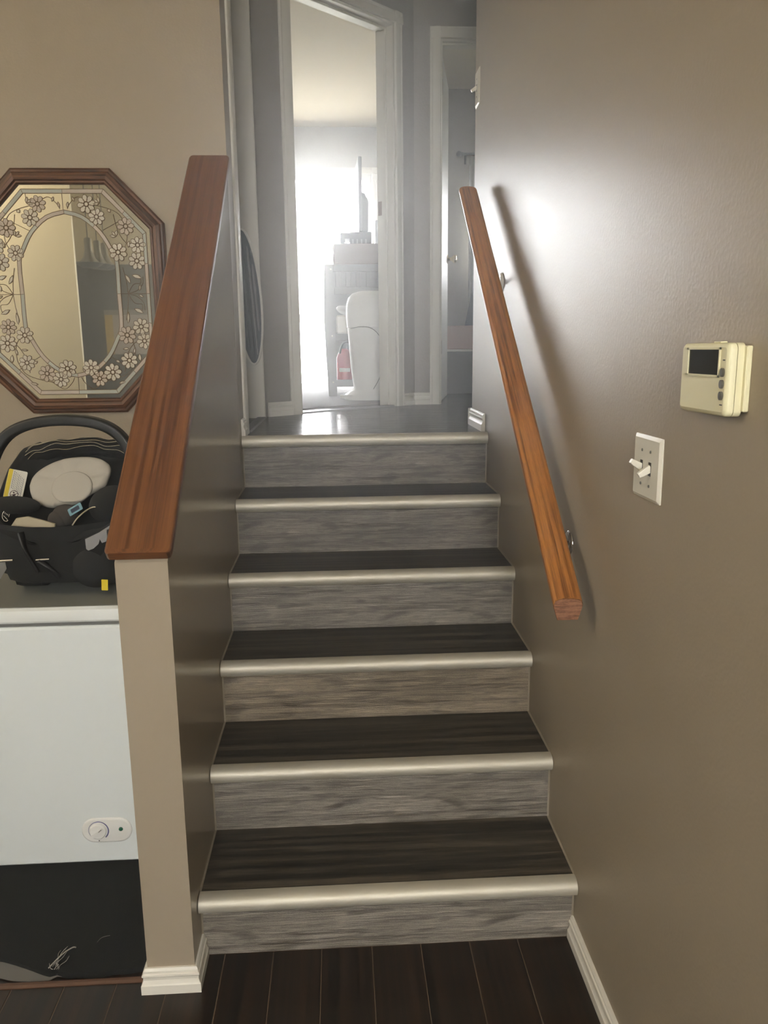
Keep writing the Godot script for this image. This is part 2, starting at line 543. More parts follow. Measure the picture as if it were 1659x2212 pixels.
func shell():
	var st
	# floors: lower hall of dark boards, each a piece
	var fl := thing("floor", "dark brown hardwood floor boards of the lower hall", "floor", Vector3.ZERO, "", "structure")
	st = begin()
	bx(st, -3.7, -0.12, -1.2, 0.55, -0.0012, 5.1)
	obj("subfloor", st, M.seam, fl)
	grain = 2
	var seams := [-0.396, -0.28, -0.164, -0.043, 0.076, 0.195, 0.314, 0.45]
	for i in 7:
		st = begin()
		bx(st, seams[i] + 0.0008, -0.014, 0.0, seams[i + 1] - 0.0008, 0.0, 3.2, 0.0012)
		obj("floor_board", st, M.plank if i % 2 else M.plank2, fl)
	for i in 14:
		st = begin()
		var x := -0.396 - 0.118 * i
		bx(st, x - 0.1172, -0.014, 0.075 if i > 0 else 0.0, x - 0.0008, 0.0, 3.2, 0.0012)
		obj("floor_board", st, M.plank2 if i % 2 else M.plank, fl)
	st = begin()
	bx(st, -3.6, -0.014, -1.16, -2.05, -0.001, 5.0)
	bx(st, -2.05, -0.014, 3.2, 0.45, -0.001, 5.0)
	bx(st, -2.05, -0.014, -1.16, -0.553, -0.001, 0.075)
	obj("floor_board", st, M.plank, fl)
	# upper floor: boards running across the landing
	var fu := thing("floor", "dark grey wood floor boards of the upper landing catching the daylight", "floor", Vector3.ZERO, "", "structure")
	grain = 0
	var z := -5 * RUN + 0.014
	var i := 0
	while z > -2.85:
		st = begin()
		var z2 := z - (0.145 if i else 0.12)
		if z > -1.29:
			bx(st, WL, LAND - 0.03, z2 + 0.0006, WR, LAND, z, 0.001)
		elif z > -1.75:
			bx(st, -2.0, LAND - 0.03, z2 + 0.0006, 0.58 if z > -1.58 else 2.6, LAND, z, 0.001)
		else:
			bx(st, -2.0, LAND - 0.03, z2 + 0.0006, 2.6, LAND, z, 0.001)
		obj("floor_board", st, M.floor_up, fu)
		z = z2
		i += 1
	st = begin()
	bx(st, -2.3, LAND - 0.03, -5.8, 0.46, LAND - 0.001, z)
	bx(st, 0.46, LAND - 0.03, -4.72, 2.7, LAND - 0.001, z)
	bx(st, -2.3, LAND - 0.2, -5.8, 2.7, LAND - 0.031, -1.3)
	obj("subfloor", st, M.floor_up, fu)
	tag(obj("ceiling", box_st(-2.6, CEIL - 0.02, -7.0, 2.9, CEIL + 0.1, -5.9), M.trim), "unseen pale eave added over the deck to hold back skylight", "eave", "", "structure")  # added overhang, keeps open sky off the deck rail
	tag(obj("ceiling", box_st(-3.8, CEIL, -5.9, 2.8, CEIL + 0.12, 5.2), M.ceiling), "flat off-white ceiling over both levels", "ceiling", "", "structure")

	# walls of the lower hall
	wall("wall_right", "taupe semi-gloss wall with orange-peel texture right of the stairs", M.wall, [[WR, -0.1, -1.565, 0.58, CEIL, 5.1]])
	wall("wall_back", "taupe wall behind the octagonal mirror and freezer", M.wall, [[-3.7, -0.1, BACK - 0.11, WL, CEIL, BACK]])
	wall("wall_rear", "taupe wall behind the viewer with a daylight window", M.cream, [[-3.7, -0.1, 5.0, -0.75, CEIL, 5.12], [0.35, -0.1, 5.0, 0.58, CEIL, 5.12], [-0.75, -0.1, 5.0, 0.35, 1.6, 5.12], [-0.75, 2.8, 5.0, 0.35, CEIL, 5.12]])
	wall("wall_left", "cream wall with added window openings far left of the freezer", M.cream, [[-3.72, -0.1, -1.2, -3.6, CEIL, 1.6], [-3.72, -0.1, 1.9, -3.6, CEIL, 2.3], [-3.72, -0.1, 2.7, -3.6, CEIL, 5.1], [-3.72, -0.1, 1.6, -3.6, 1.3, 1.9], [-3.72, 2.3, 1.6, -3.6, CEIL, 1.9], [-3.72, -0.1, 2.3, -3.6, 1.4, 2.7], [-3.72, 2.4, 2.3, -3.6, CEIL, 2.7]])
	wall("wall_partition", "cream partition wall seen only in the mirror", M.partition, [[-3.6, 0, 2.0, -1.94, CEIL, 2.03]])
	wall("wall_charcoal", "charcoal wall below a cream band seen only in the mirror", M.charcoal, [[-3.55, 0, 4.62, -1.6, 2.3, 4.98]])
	for w in [["window_1", Vector3(-0.2, 2.2, 5.05), 1.1, 1.2, 0.0], ["window_2", Vector3(-3.66, 1.8, 1.75), 0.3, 1.0, PI / 2], ["window_3", Vector3(-3.66, 1.9, 2.5), 0.4, 1.0, PI / 2]]:  # left-wall windows are added to light the partition and ceiling
		var wn := thing(w[0], "white framed window of the lower hall, " + {"window_1": "behind the viewer", "window_2": "added in the left wall to light the partition", "window_3": "added in the left wall to light the ceiling beyond the partition"}[w[0]], "window", w[1], "", "structure")
		wn.rotation.y = w[4]
		st = begin()
		bx(st, -w[2] / 2, -w[3] / 2, -0.03, -w[2] / 2 + 0.05, w[3] / 2, 0.03)
		bx(st, w[2] / 2 - 0.05, -w[3] / 2, -0.03, w[2] / 2, w[3] / 2, 0.03)
		bx(st, -w[2] / 2, -w[3] / 2, -0.03, w[2] / 2, -w[3] / 2 + 0.05, 0.03)
		bx(st, -w[2] / 2, w[3] / 2 - 0.05, -0.03, w[2] / 2, w[3] / 2, 0.03)
		bx(st, -0.02, -w[3] / 2, -0.03, 0.02, w[3] / 2, 0.03)
		obj("window_frame", st, M.trim, wn)
		st = begin()
		bx(st, -w[2] / 2 + 0.05, -w[3] / 2 + 0.05, -0.003, w[2] / 2 - 0.05, w[3] / 2 - 0.05, 0.003, 0.0)
		obj("pane", st, M.glass, wn)

	# knee wall along the stair and the wall that carries on up at the landing
	st = begin()
	var t0 := 1.003
	extr(st, poly([[0.1, -0.1], [0.1, t0], [BACK, t0 + (0.1 - BACK) * 0.805], [BACK, -0.1]]), Vector3(-0.553, 0, 0), Vector3(0, 0, 1), Vector3.UP, Vector3(0.106, 0, 0))
	tag(obj("wall_knee", st, M.knee), "taupe knee wall with sloping top along the left of the stairs", "wall", "", "structure")
	wall("wall_landing", "taupe wall left of the landing around the left doorway", M.wall, [[-0.553, -0.1, -1.35, WL, CEIL, BACK - 0.11], [-0.553, 2.99, -2.04, WL, CEIL, -1.35], [-0.553, LAND - 0.1, -2.72, WL, CEIL, -2.04]])
	wall("wall_closet", "walls of the dim room behind the left doorway", M.upper, [[-2.1, LAND - 0.1, -2.72, -0.55, CEIL, -2.62], [-2.1, LAND - 0.1, -2.72, -2.0, CEIL, -1.2]])

	# diagonal wall with the middle doorway: x along the wall, z towards the viewer
	var dg := Basis(Vector3(0.738, 0, -0.675), Vector3.UP, Vector3(0.675, 0, 0.738)).orthonormalized()
	var da := Vector3(-0.43, LAND, -2.098)
	var dw := thing("wall_diagonal", "grey-beige wall set at an angle across the landing around the middle doorway", "wall", da, "", "structure")
	dw.basis = dg
	st = begin()
	bx(st, -0.03, -0.1, -0.11, 0.2, CEIL - LAND, 0, 0.0)
	bx(st, 0.885, -0.1, -0.11, 1.04, CEIL - LAND, 0, 0.0)
	bx(st, 0.2, 1.905, -0.11, 0.885, CEIL - LAND, 0, 0.0)
	obj("wall_face", st, M.upper, dw)
	st = begin()
	skirt(st, Vector3(0.005, 0, 0), Vector3(0.145, 0, 0), Vector3(0, 0, 1))
	skirt(st, Vector3(0.94, 0, 0), Vector3(1.02, 0, 0), Vector3(0, 0, 1))
	obj("baseboard", st, M.trim, dw)
	var d2 := thing("door_2", "white middle doorway casing in the angled wall, open to the bright room", "door", da, "", "structure")
	d2.basis = dg
	for q in [[0.2, -1.0, 0.0], [0.885, 1.0, 0.0]]:
		st = begin()
		casing(st, Vector3(q[0], 0, 0), Vector3(q[0], 1.96, 0), Vector3(q[1], 0, 0), Vector3(0, 0, 1))
		obj("door_casing", st, M.trim, d2)
	st = begin()
	casing(st, Vector3(0.144, 1.905, 0), Vector3(0.941, 1.905, 0), Vector3.UP, Vector3(0, 0, 1))
	obj("door_casing", st, M.trim, d2)
	for q in [[0.2, 0.214], [0.871, 0.885]]:
		st = begin()
		bx(st, q[0], 0, -0.118, q[1], 1.905, 0.004)
		var sx = q[1] if q[0] < 0.5 else q[0] - 0.011
		bx(st, sx, 0, -0.075, sx + 0.011, 1.895, -0.04)
		obj("door_jamb", st, M.trim, d2)
	st = begin()
	bx(st, 0.2, 1.892, -0.118, 0.885, 1.905, 0.004)
	bx(st, 0.214, 1.88, -0.075, 0.871, 1.892, -0.04)
	obj("door_jamb", st, M.trim, d2)
	st = begin()
	bx(st, 0.868, 1.0, -0.108, 0.8712, 1.07, -0.078, 0.0005)
	obj("strike_plate", st, M.hinge, d2)
	st = begin()
	extr(st, poly([[-0.06, 0], [-0.05, 0.006], [-0.01, 0.006], [0, 0]]), Vector3(0.214, 0, 0), Vector3(0, 0, 1), Vector3.UP, Vector3(0.657, 0, 0))
	obj("threshold", st, M.grey_paint, d2)

	# wall with the right doorway
	wall("wall_hall", "grey-beige hall wall around the right doorway", M.upper, [[0.325, LAND - 0.1, -2.9, 0.47, CEIL, -2.795], [0.47, 2.99, -2.9, 1.17, CEIL, -2.795], [1.17, LAND - 0.1, -2.9, 2.6, CEIL, -2.795]])
	wall("wall_passage", "hall wall behind the end of the taupe right wall", M.upper, [[0.58, LAND - 0.1, -1.565, 2.7, CEIL, -1.45], [2.6, LAND - 0.1, -4.72, 2.7, CEIL, -1.45]])
	var d3 := thing("door_3", "white right doorway with an inward-opened white door at the end of the hall", "door", Vector3(0, LAND, -2.795), "", "structure")
	st = begin()
	casing(st, Vector3(0.473, 0, 0), Vector3(0.473, 1.925, 0), Vector3(-1, 0, 0), Vector3(0, 0, 1))
	obj("door_casing", st, M.trim, d3)
	st = begin()
	casing(st, Vector3(1.167, 0, 0), Vector3(1.167, 1.925, 0), Vector3(1, 0, 0), Vector3(0, 0, 1))
	obj("door_casing", st, M.trim, d3)
	st = begin()
	casing(st, Vector3(0.417, 1.87, 0), Vector3(1.223, 1.87, 0), Vector3.UP, Vector3(0, 0, 1))
	obj("door_casing", st, M.trim, d3)
	st = begin()
	bx(st, 0.47, 0, -0.11, 0.482, 1.87, 0.003)
	bx(st, 1.158, 0, -0.11, 1.17, 1.87, 0.003)
	bx(st, 0.47, 1.858, -0.11, 1.17, 1.87, 0.003)
	bx(st, 0.48, 1.846, -0.05, 1.16, 1.858, -0.02)
	obj("door_jamb", st, M.trim, d3)
	var slab := Node3D.new()
	slab.name = "door_leaf"
	d3.add_child(slab)
	slab.position = Vector3(0.488, 0.008, -0.085)
	slab.rotation.y = deg_to_rad(79.0)
	st = begin()
	bx(st, 0, 0, -0.034, 0.66, 1.84, 0)
	obj("leaf_panel", st, M.door, slab)
	for y in [0.27, 1.62]:
		st = begin()
		bx(st, -0.004, y, -0.03, 0.001, y + 0.075, -0.002, 0.0005)
		tube(st, [Vector3(-0.003, y, 0.002), Vector3(-0.003, y + 0.075, 0.002)], 0.005)
		obj("hinge", st, M.hinge, slab)
	st = begin()
	var kb := Basis(Vector3.RIGHT, PI / 2)
	lathe(st, [[0.026, 0.0], [0.026, 0.004], [0.011, 0.007], [0.01, 0.025], [0.02, 0.034], [0.026, 0.045], [0.022, 0.056], [0.0, 0.06]], Vector3(0.6, 0.845, 0.0), 20, 1, 1, kb)
	obj("door_knob", st, M.brass, slab)

	# left doorway: casing in the landing's left wall, a threshold strip and a door swung away
	var d1 := thing("door_1", "white left doorway beside the landing with its door swung open", "door", Vector3(WL, LAND, 0), "", "structure")
	st = begin()
	casing(st, Vector3(0, 0, -1.35), Vector3(0, 1.93, -1.35), Vector3(0, 0, 1), Vector3(1, 0, 0), 0.055)
	obj("door_casing", st, M.trim, d1)
	st = begin()
	casing(st, Vector3(0, 0, -2.03), Vector3(0, 1.93, -2.03), Vector3(0, 0, -1), Vector3(1, 0, 0), 0.05)
	obj("door_casing", st, M.trim, d1)
	st = begin()
	casing(st, Vector3(0, 1.872, -1.295), Vector3(0, 1.872, -2.08), Vector3.UP, Vector3(1, 0, 0))
	obj("door_casing", st, M.trim, d1)
	st = begin()
	bx(st, -0.11, 0, -1.36, 0.002, 1.875, -1.348)
	bx(st, -0.11, 0, -2.042, 0.002, 1.875, -2.03)
	bx(st, -0.11, 1.863, -2.04, 0.002, 1.875, -1.35)
	obj("door_jamb", st, M.trim, d1)
	st = begin()
	extr(st, poly([[-0.028, 0], [-0.022, 0.006], [0.012, 0.006], [0.018, 0]]), Vector3(0, 0, -1.375), Vector3(1, 0, 0), Vector3.UP, Vector3(0, 0, -0.69))
	obj("threshold", st, M.grey_paint, d1)
	st = begin()
	bx(st, -0.8, 0.004, -2.078, -0.112, 1.86, -2.043)
	obj("door_leaf", st, M.door, d1)

	# room beyond: far wall with the patio door, the wall between the two rooms
	wall("wall_far", "pale far wall of the bright room around the patio door", M.upper, [[-2.3, LAND - 0.1, -5.78, -1.4, CEIL, -5.65], [0.23, LAND - 0.1, -5.78, 0.46, CEIL, -5.65], [-1.4, 2.915, -5.78, 0.23, CEIL, -5.65]])
	wall("wall_between", "wall between the bright room and the right room", M.upper, [[0.36, LAND - 0.1, -5.66, 0.46, CEIL, -2.88]])
	wall("wall_west", "left wall of the bright room", M.upper, [[-2.3, LAND - 0.1, -5.7, -2.2, CEIL, -2.62]])
	var d4 := thing("door_4", "white framed sliding patio door filled with glaring daylight", "door", Vector3(0, LAND, -5.65), "", "structure")
	st = begin()
	casing(st, Vector3(0.23, 0, 0), Vector3(0.23, 1.848, 0), Vector3(1, 0, 0), Vector3(0, 0, 1), 0.055)
	casing(st, Vector3(-1.4, 0, 0), Vector3(-1.4, 1.848, 0), Vector3(-1, 0, 0), Vector3(0, 0, 1), 0.055)
	casing(st, Vector3(-1.455, 1.793, 0), Vector3(0.285, 1.793, 0), Vector3.UP, Vector3(0, 0, 1), 0.055)
	obj("door_casing", st, M.trim, d4)
	st = begin()
	bx(st, 0.19, 0, -0.1, 0.23, 1.8, -0.03)
	bx(st, -1.4, 0, -0.1, -1.36, 1.8, -0.03)
	bx(st, -1.4, 1.765, -0.1, 0.23, 1.8, -0.03)
	bx(st, -1.4, -0.01, -0.13, 0.23, 0.012, 0.0)
	bx(st, -0.62, 0, -0.09, -0.57, 1.77, -0.04)
	obj("door_frame", st, M.trim, d4)
	st = begin()
	bx(st, -0.57, 0.012, -0.07, 0.19, 1.765, -0.064, 0.0)
	obj("pane", st, M.glass, d4)
	st = begin()
	bx(st, -1.36, 0.012, -0.07, -0.62, 1.765, -0.064, 0.0)
	obj("pane", st, M.glass, d4)

	# baseboards
	var bb := thing("baseboard_right", "white moulded baseboard along the foot of the right wall", "baseboard", Vector3.ZERO, "", "structure")
	st = begin()
	skirt(st, Vector3(WR, 0, 0.003), Vector3(WR, 0, 5.0), Vector3(-1, 0, 0), 0.92)
	obj("board", st, M.trim, bb)
	bb = thing("baseboard_landing", "short white moulded baseboard wrapping the end of the right wall on the landing", "baseboard", Vector3.ZERO, "", "structure")
	st = begin()
	skirt(st, Vector3(WR, LAND, -1.27), Vector3(WR, LAND, -1.58), Vector3(-1, 0, 0))
	skirt(st, Vector3(WR - 0.015, LAND, -1.565), Vector3(0.9, LAND, -1.565), Vector3(0, 0, -1))
	obj("board", st, M.trim, bb)
	bb = thing("baseboard_left", "short white moulded baseboard between top step and left doorway", "baseboard", Vector3.ZERO, "", "structure")
	st = begin()
	skirt(st, Vector3(WL, LAND, -1.215), Vector3(WL, LAND, -1.296), Vector3(1, 0, 0), 0.95)
	obj("board", st, M.trim, bb)
	bb = thing("baseboard_post", "white moulded baseboard wrapping the foot of the knee wall", "baseboard", Vector3.ZERO, "", "structure")
	for seg in 3:
		st = begin()
		var rows := []
		for q in BASE:
			var d: float = q[0] * 0.92
			var h: float = q[1] * 0.92
			var path := [Vector3(-0.553 - d, h, -0.05), Vector3(-0.553 - d, h, 0.1 + d), Vector3(WL + d, h, 0.1 + d), Vector3(WL + d, h, 0.002)]
			rows.append([path[seg], path[seg + 1]])
		for k in rows.size() - 1:
			var o: Vector3 = [Vector3(-1, 0, 0), Vector3(0, 0, 1), Vector3(1, 0, 0)][seg]
			var dh: Vector3 = rows[k + 1][0] - rows[k][0]
			face(st, [rows[k][0], rows[k][1], rows[k + 1][1], rows[k + 1][0]], o * maxf(dh.y, 0.0) + Vector3.UP * maxf(-dh.dot(o), 0.0) - Vector3.UP * maxf(dh.dot(o), 0.0) + o * 0.0001)
		if seg != 1:
			var ends := []
			for r in rows:
				ends.append(r[0] if seg == 0 else r[1])
			for k in range(1, ends.size() - 1):
				face(st, [ends[0], ends[k], ends[k + 1]], Vector3(0, 0, -1))
		obj("board", st, M.trim, bb)
	bb = thing("baseboard_hall", "white moulded baseboard between the middle and right doorways", "baseboard", Vector3.ZERO, "", "structure")
	st = begin()
	skirt(st, Vector3(0.325, LAND, -2.795), Vector3(0.418, LAND, -2.795), Vector3(0, 0, 1))
	obj("board", st, M.trim, bb)

func box_st(x0, y0, z0, x1, y1, z1, r := 0.002) -> SurfaceTool:
	var st := begin()
	bx(st, x0, y0, z0, x1, y1, z1, r)
	return st

# ---------------------------------------------------------------- stairs and rails
func stairs():
	var s := thing("staircase", "carpetless staircase of grey wood-look risers with metallic nosings", "stairs")
	grain = 0
	var st
	var rm := [M.vinyl, M.vinyl, M.vinyl2, M.vinyl, M.vinyl3, M.vinyl3]
	for k in 6:
		var y := LOW + k * RISE
		var yb := 0.0 if k == 0 else y - RISE
		var z := -k * RUN
		st = begin()
		uv_shift = Vector2(0.37 * k, 0.023 * k)
		rbox(st, Vector3(WL + 0.001, yb, z - 0.012), Vector3(WR - 0.001, y - 0.035, z), 0.001)
		obj("riser", st, rm[k], s)
		if k < 5:
			st = begin()
			rbox(st, Vector3(WL + 0.001, y - 0.02, z - RUN - 0.004), Vector3(WR - 0.001, y, z + 0.016), 0.001)
			obj("tread", st, M.tread, s)
		uv_shift = Vector2.ZERO
		st = begin()
		var p := PackedVector2Array([Vector2(0.0, 0.0022), Vector2(0.012, 0.0035)])
		for i in 13:
			var a := lerpf(PI / 2, -PI / 2, i / 12.0)
			p.append(Vector2(0.015 + cos(a) * 0.0215, -0.0185 + sin(a) * 0.0215))
		p.append(Vector2(-0.001, -0.04))
		p.append(Vector2(-0.001, 0.0))
		extr(st, p, Vector3(WL + 0.0015, y, z), Vector3(0, 0, 1), Vector3.UP, Vector3(WR - WL - 0.003, 0, 0))
		obj("nosing", st, M.nosing, s)
		# beads of caulk where riser and tread meet the walls
		for x in [WL, WR]:
			var d := 0.004 if x < 0 else -0.004
			st = begin()
			face(st, [Vector3(x + d, yb, z + 0.0005), Vector3(x, yb, z + 0.004), Vector3(x, y - 0.042, z + 0.004), Vector3(x + d, y - 0.042, z + 0.0005)], Vector3(d * 100, 0, 1))
			if k < 5:
				face(st, [Vector3(x + d, y + 0.0005, z - RUN), Vector3(x, y + 0.004, z - RUN), Vector3(x, y + 0.004, z), Vector3(x + d, y + 0.0005, z)], Vector3(d * 100, 1, 0))
			obj("caulk_bead", st, M.caulk, s)
		st = begin()
		bx(st, WL + 0.002, maxf(yb - 0.12, -0.01), z - RUN, WR - 0.002, y - 0.045, z - 0.014, 0.0)
		obj("stair_block", st, M.seam, s)

	# wooden cap of the knee wall
	var sl := atan(0.805)
	var ln := (0.12 + 1.155) / cos(sl)
	var cap := thing("banister", "wide flat orange-brown oak board capping the sloping knee wall", "banister", Vector3(-0.502, 1.029, 0.12))
	cap.rotation.x = sl
	st = begin()
	var prof := PackedVector2Array()
	var hw := 0.066
	var th := 0.026
	for q in [[hw, -th, -PI / 2, 0.0, 0.006], [hw, 0.0, 0.0, PI / 2, 0.006], [-hw, 0.0, PI / 2, PI, 0.006], [-hw, -th, PI, 1.5 * PI, 0.006]]:
		for i in 4:
			var a := lerpf(q[2], q[3], i / 3.0)
			var cx: float = q[0] - signf(q[0]) * q[4]
			var cy: float = q[1] + (q[4] if q[1] < 0 else -q[4])
			prof.append(Vector2(cx + cos(a) * q[4], cy + sin(a) * q[4]))
	# rounded plan corners: three steps in at each end
	var ends := [[0.0, 0.008], [0.003, 0.003], [0.01, 0.0]]
	var rings := []
	var zs := []
	for e in ends:
		zs.append([-e[0], e[1]])
	for e in [[ln - 0.016, 0.0], [ln - 0.005, 0.004], [ln, 0.012]]:
		zs.append([-e[0], e[1]])
	for q in zs:
		var ring := []
		for v in prof:
			ring.append(Vector3(v.x * (1.0 - q[1] / hw), clampf(v.y, -th + q[1] * 0.4, -q[1] * 0.15), q[0]))
		rings.append(ring)
	skin(st, rings)
	obj("cap_board", st, M.oak, cap)
	# handrail on the right wall
	var sl2 := atan(0.78)
	var rl := (0.08 + 1.335) / cos(sl2)
	var hr := thing("handrail", "narrow orange oak handrail on brackets along the right wall", "handrail", Vector3(0.385, 0.8715, 0.082))
	hr.rotation.x = sl2
	var rp := PackedVector2Array()
	for q in [[-0.023, -0.024], [0.023, -0.024], [0.0275, -0.01], [0.032, 0.004], [0.032, 0.012], [0.029, 0.0185], [0.022, 0.022], [0.011, 0.0238], [0.0, 0.0243], [-0.011, 0.0238], [-0.022, 0.022], [-0.029, 0.0185], [-0.032, 0.012], [-0.032, 0.004], [-0.0275, -0.01]]:
		rp.append(Vector2(q[0], q[1] * 0.8))
	rings = []
	for q in [[0.0, 0.955], [0.0015, 1.0], [rl - 0.012, 1.0], [rl - 0.004, 0.93], [rl, 0.82]]:
		var ring := []
		for v in rp:
			ring.append(Vector3(v.x * q[1], v.y * (q[1] * 0.5 + 0.5), -q[0] - (v.y * 0.78 if q[0] < 0.1 else 0.0)))
		rings.append(ring)
	st = begin()
	skin(st, rings)
	obj("rail", st, M.rail, hr)
	st = begin()
	var small := PackedVector2Array()
	for v in rp:
		small.append(v * 0.95)
	extr(st, small, Vector3(0, 0, 0.0), Vector3.RIGHT, Vector3(0, 1, -0.78), Vector3(0, 0, 0.0008))
	obj("end_grain", st, M.endgrain, hr)
	# wooden-and-metal brackets between rail and wall
	for d in [0.27, 1.36]:
		st = begin()
		var p0 := Vector3(0.0, -0.019, -d)
		var inv := Basis(Vector3.RIGHT, -sl2)
		var down := inv * Vector3(0, -1, 0)
		var pts := curve([p0, p0 + down * 0.03 + Vector3(0.004, 0, 0), p0 + down * 0.055 + Vector3(0.022, 0, 0), p0 + down * 0.062 + Vector3(0.06, 0, 0)], 5)
		tube(st, pts, 0.006, 10)
		var wb := Basis(Vector3.BACK, PI / 2)
		lathe(st, [[0.03, 0.0], [0.03, 0.004], [0.018, 0.008], [0.0, 0.009]], p0 + down * 0.062 + Vector3(0.0645, 0, 0), 20, 1, 1, wb)
		rbox(st, p0 + Vector3(-0.012, -0.002, -0.03), p0 + Vector3(0.012, 0.003, 0.03), 0.001)
		obj("bracket", st, M.chrome if d < 1 else M.trim, hr)

# rings joined with grain running along z; flat ends
func skin(st, rings: Array):
	var N: int = rings[0].size()
	for i in rings.size() - 1:
		var run := 0.0
		for j in N:
			var k := (j + 1) % N
			var a: Vector3 = rings[i][j]; var b: Vector3 = rings[i][k]; var c: Vector3 = rings[i + 1][k]; var d: Vector3 = rings[i + 1][j]
			var na := side_normal(rings, i, j); var nb := side_normal(rings, i, k)
			var nc := side_normal(rings, i + 1, k); var nd := side_normal(rings, i + 1, j)
			var s := a.distance_to(b)
			tri(st, a, b, c, na, nb, nc, Vector2(-a.z, run), Vector2(-b.z, run + s), Vector2(-c.z, run + s))
			tri(st, a, c, d, na, nc, nd, Vector2(-a.z, run), Vector2(-c.z, run + s), Vector2(-d.z, run))
			run += s
	for e in [0, rings.size() - 1]:
		var n := Vector3(0, 0, 1 if e == 0 else -1)
		var c := Vector3.ZERO
		for p in rings[e]:
			c += p / N
		for j in N:
			var a: Vector3 = rings[e][j]; var b: Vector3 = rings[e][(j + 1) % N]
			tri(st, c, a, b, n, n, n, Vector2(c.x, c.y), Vector2(a.x, a.y), Vector2(b.x, b.y))

func side_normal(rings: Array, i: int, j: int) -> Vector3:
	var N: int = rings[0].size()
	var t: Vector3 = rings[i][(j + 1) % N] - rings[i][(j + N - 1) % N]
	var n := Vector3(t.y, -t.x, 0).normalized()
	var c := Vector3.ZERO
	for p in rings[i]:
		c += p / N
	return n if n.dot(rings[i][j] - c) > 0 else -n

# ---------------------------------------------------------------- wall devices
func devices():
	var st
	# thermostat: x is depth from the wall, z along it
	var t := thing("thermostat", "cream thermostat with a dark screen on the right wall above the double switch", "thermostat", Vector3(WR, 1.325, 0.49))
	st = begin()
	bx(st, -0.008, 0.007, 0.006, 0.0, 0.094, 0.155, 0.0015)
	obj("back_plate", st, M.thermo, t)
	st = begin()
	extr(st, rrect(0.148, 0.098, 0.009, Vector2(0.074, 0.049)), Vector3(-0.017, 0, 0), Vector3(0, 0, 1), Vector3.UP, Vector3(0.01, 0, 0))
	obj("rear_shell", st, M.thermo, t)
	st = begin()
	var out := [[0.0, 0.0], [-0.007, 0.0], [-0.010, 0.0025], [-0.0115, 0.006]]
	var rings := []
	for q in out:
		var ring := []
		for v in rrect(0.148 - 2 * q[1], 0.098 - 2 * q[1], 0.0095 - q[1] * 0.6, Vector2(0.074, 0.049)):
			ring.append(Vector3(-0.0178 + q[0], v.y, v.x))
		rings.append(ring)
	loft(st, rings, true, true, true)
	obj("front_shell", st, M.thermo, t)
	st = begin()
	var b0 := 0.023; var b1 := 0.126; var c0 := 0.052; var c1 := 0.092
	for q in [[b0, c0, b1, c0 + 0.003], [b0, c1 - 0.003, b1, c1], [b0, c0, b0 + 0.006, c1], [b1 - 0.003, c0, b1, c1]]:
		bx(st, -0.0312, q[1], q[0], -0.0285, q[3], q[2], 0.0)
	obj("screen_bezel", st, M.thermo, t)
	st = begin()
	bx(st, -0.0296, c0 + 0.003, b0 + 0.006, -0.0285, c1 - 0.003, b1 - 0.003, 0.0)
	obj("screen", st, M.lcd, t)
	for y in [0.028, 0.0435, 0.059]:
		st = begin()
		extr(st, oval(0.0045, 0.0058, 18, Vector2(0.136, y)), Vector3(-0.0325, 0, 0), Vector3(0, 0, 1), Vector3.UP, Vector3(0.004, 0, 0))
		obj("button", st, M.button, t)
	st = begin()
	bx(st, -0.0297, 0.0745, 0.133, -0.0293, 0.076, 0.139, 0.0)
	bx(st, -0.0297, 0.015, 0.132, -0.0293, 0.0165, 0.139, 0.0)
	obj("button_caption", st, M.ink, t)
	st = begin()
	bx(st, -0.016, 0.098, 0.075, -0.006, 0.1, 0.095, 0.0005)
	obj("latch", st, M.thermo, t)

	# double toggle switch plate
	t = thing("light_switch", "white double toggle switch plate on the right wall below the thermostat", "light switch", Vector3(WR, 1.153, 0.256))
	switch_plate(t, 0.122, 0.113, [[0.042, 1], [0.08, -1]])
	t = thing("light_switch", "white switch plate high on the right wall edge beside the landing", "light switch", Vector3(WR, 2.305, -1.545))
	switch_plate(t, 0.08, 0.125, [[0.04, -1]])

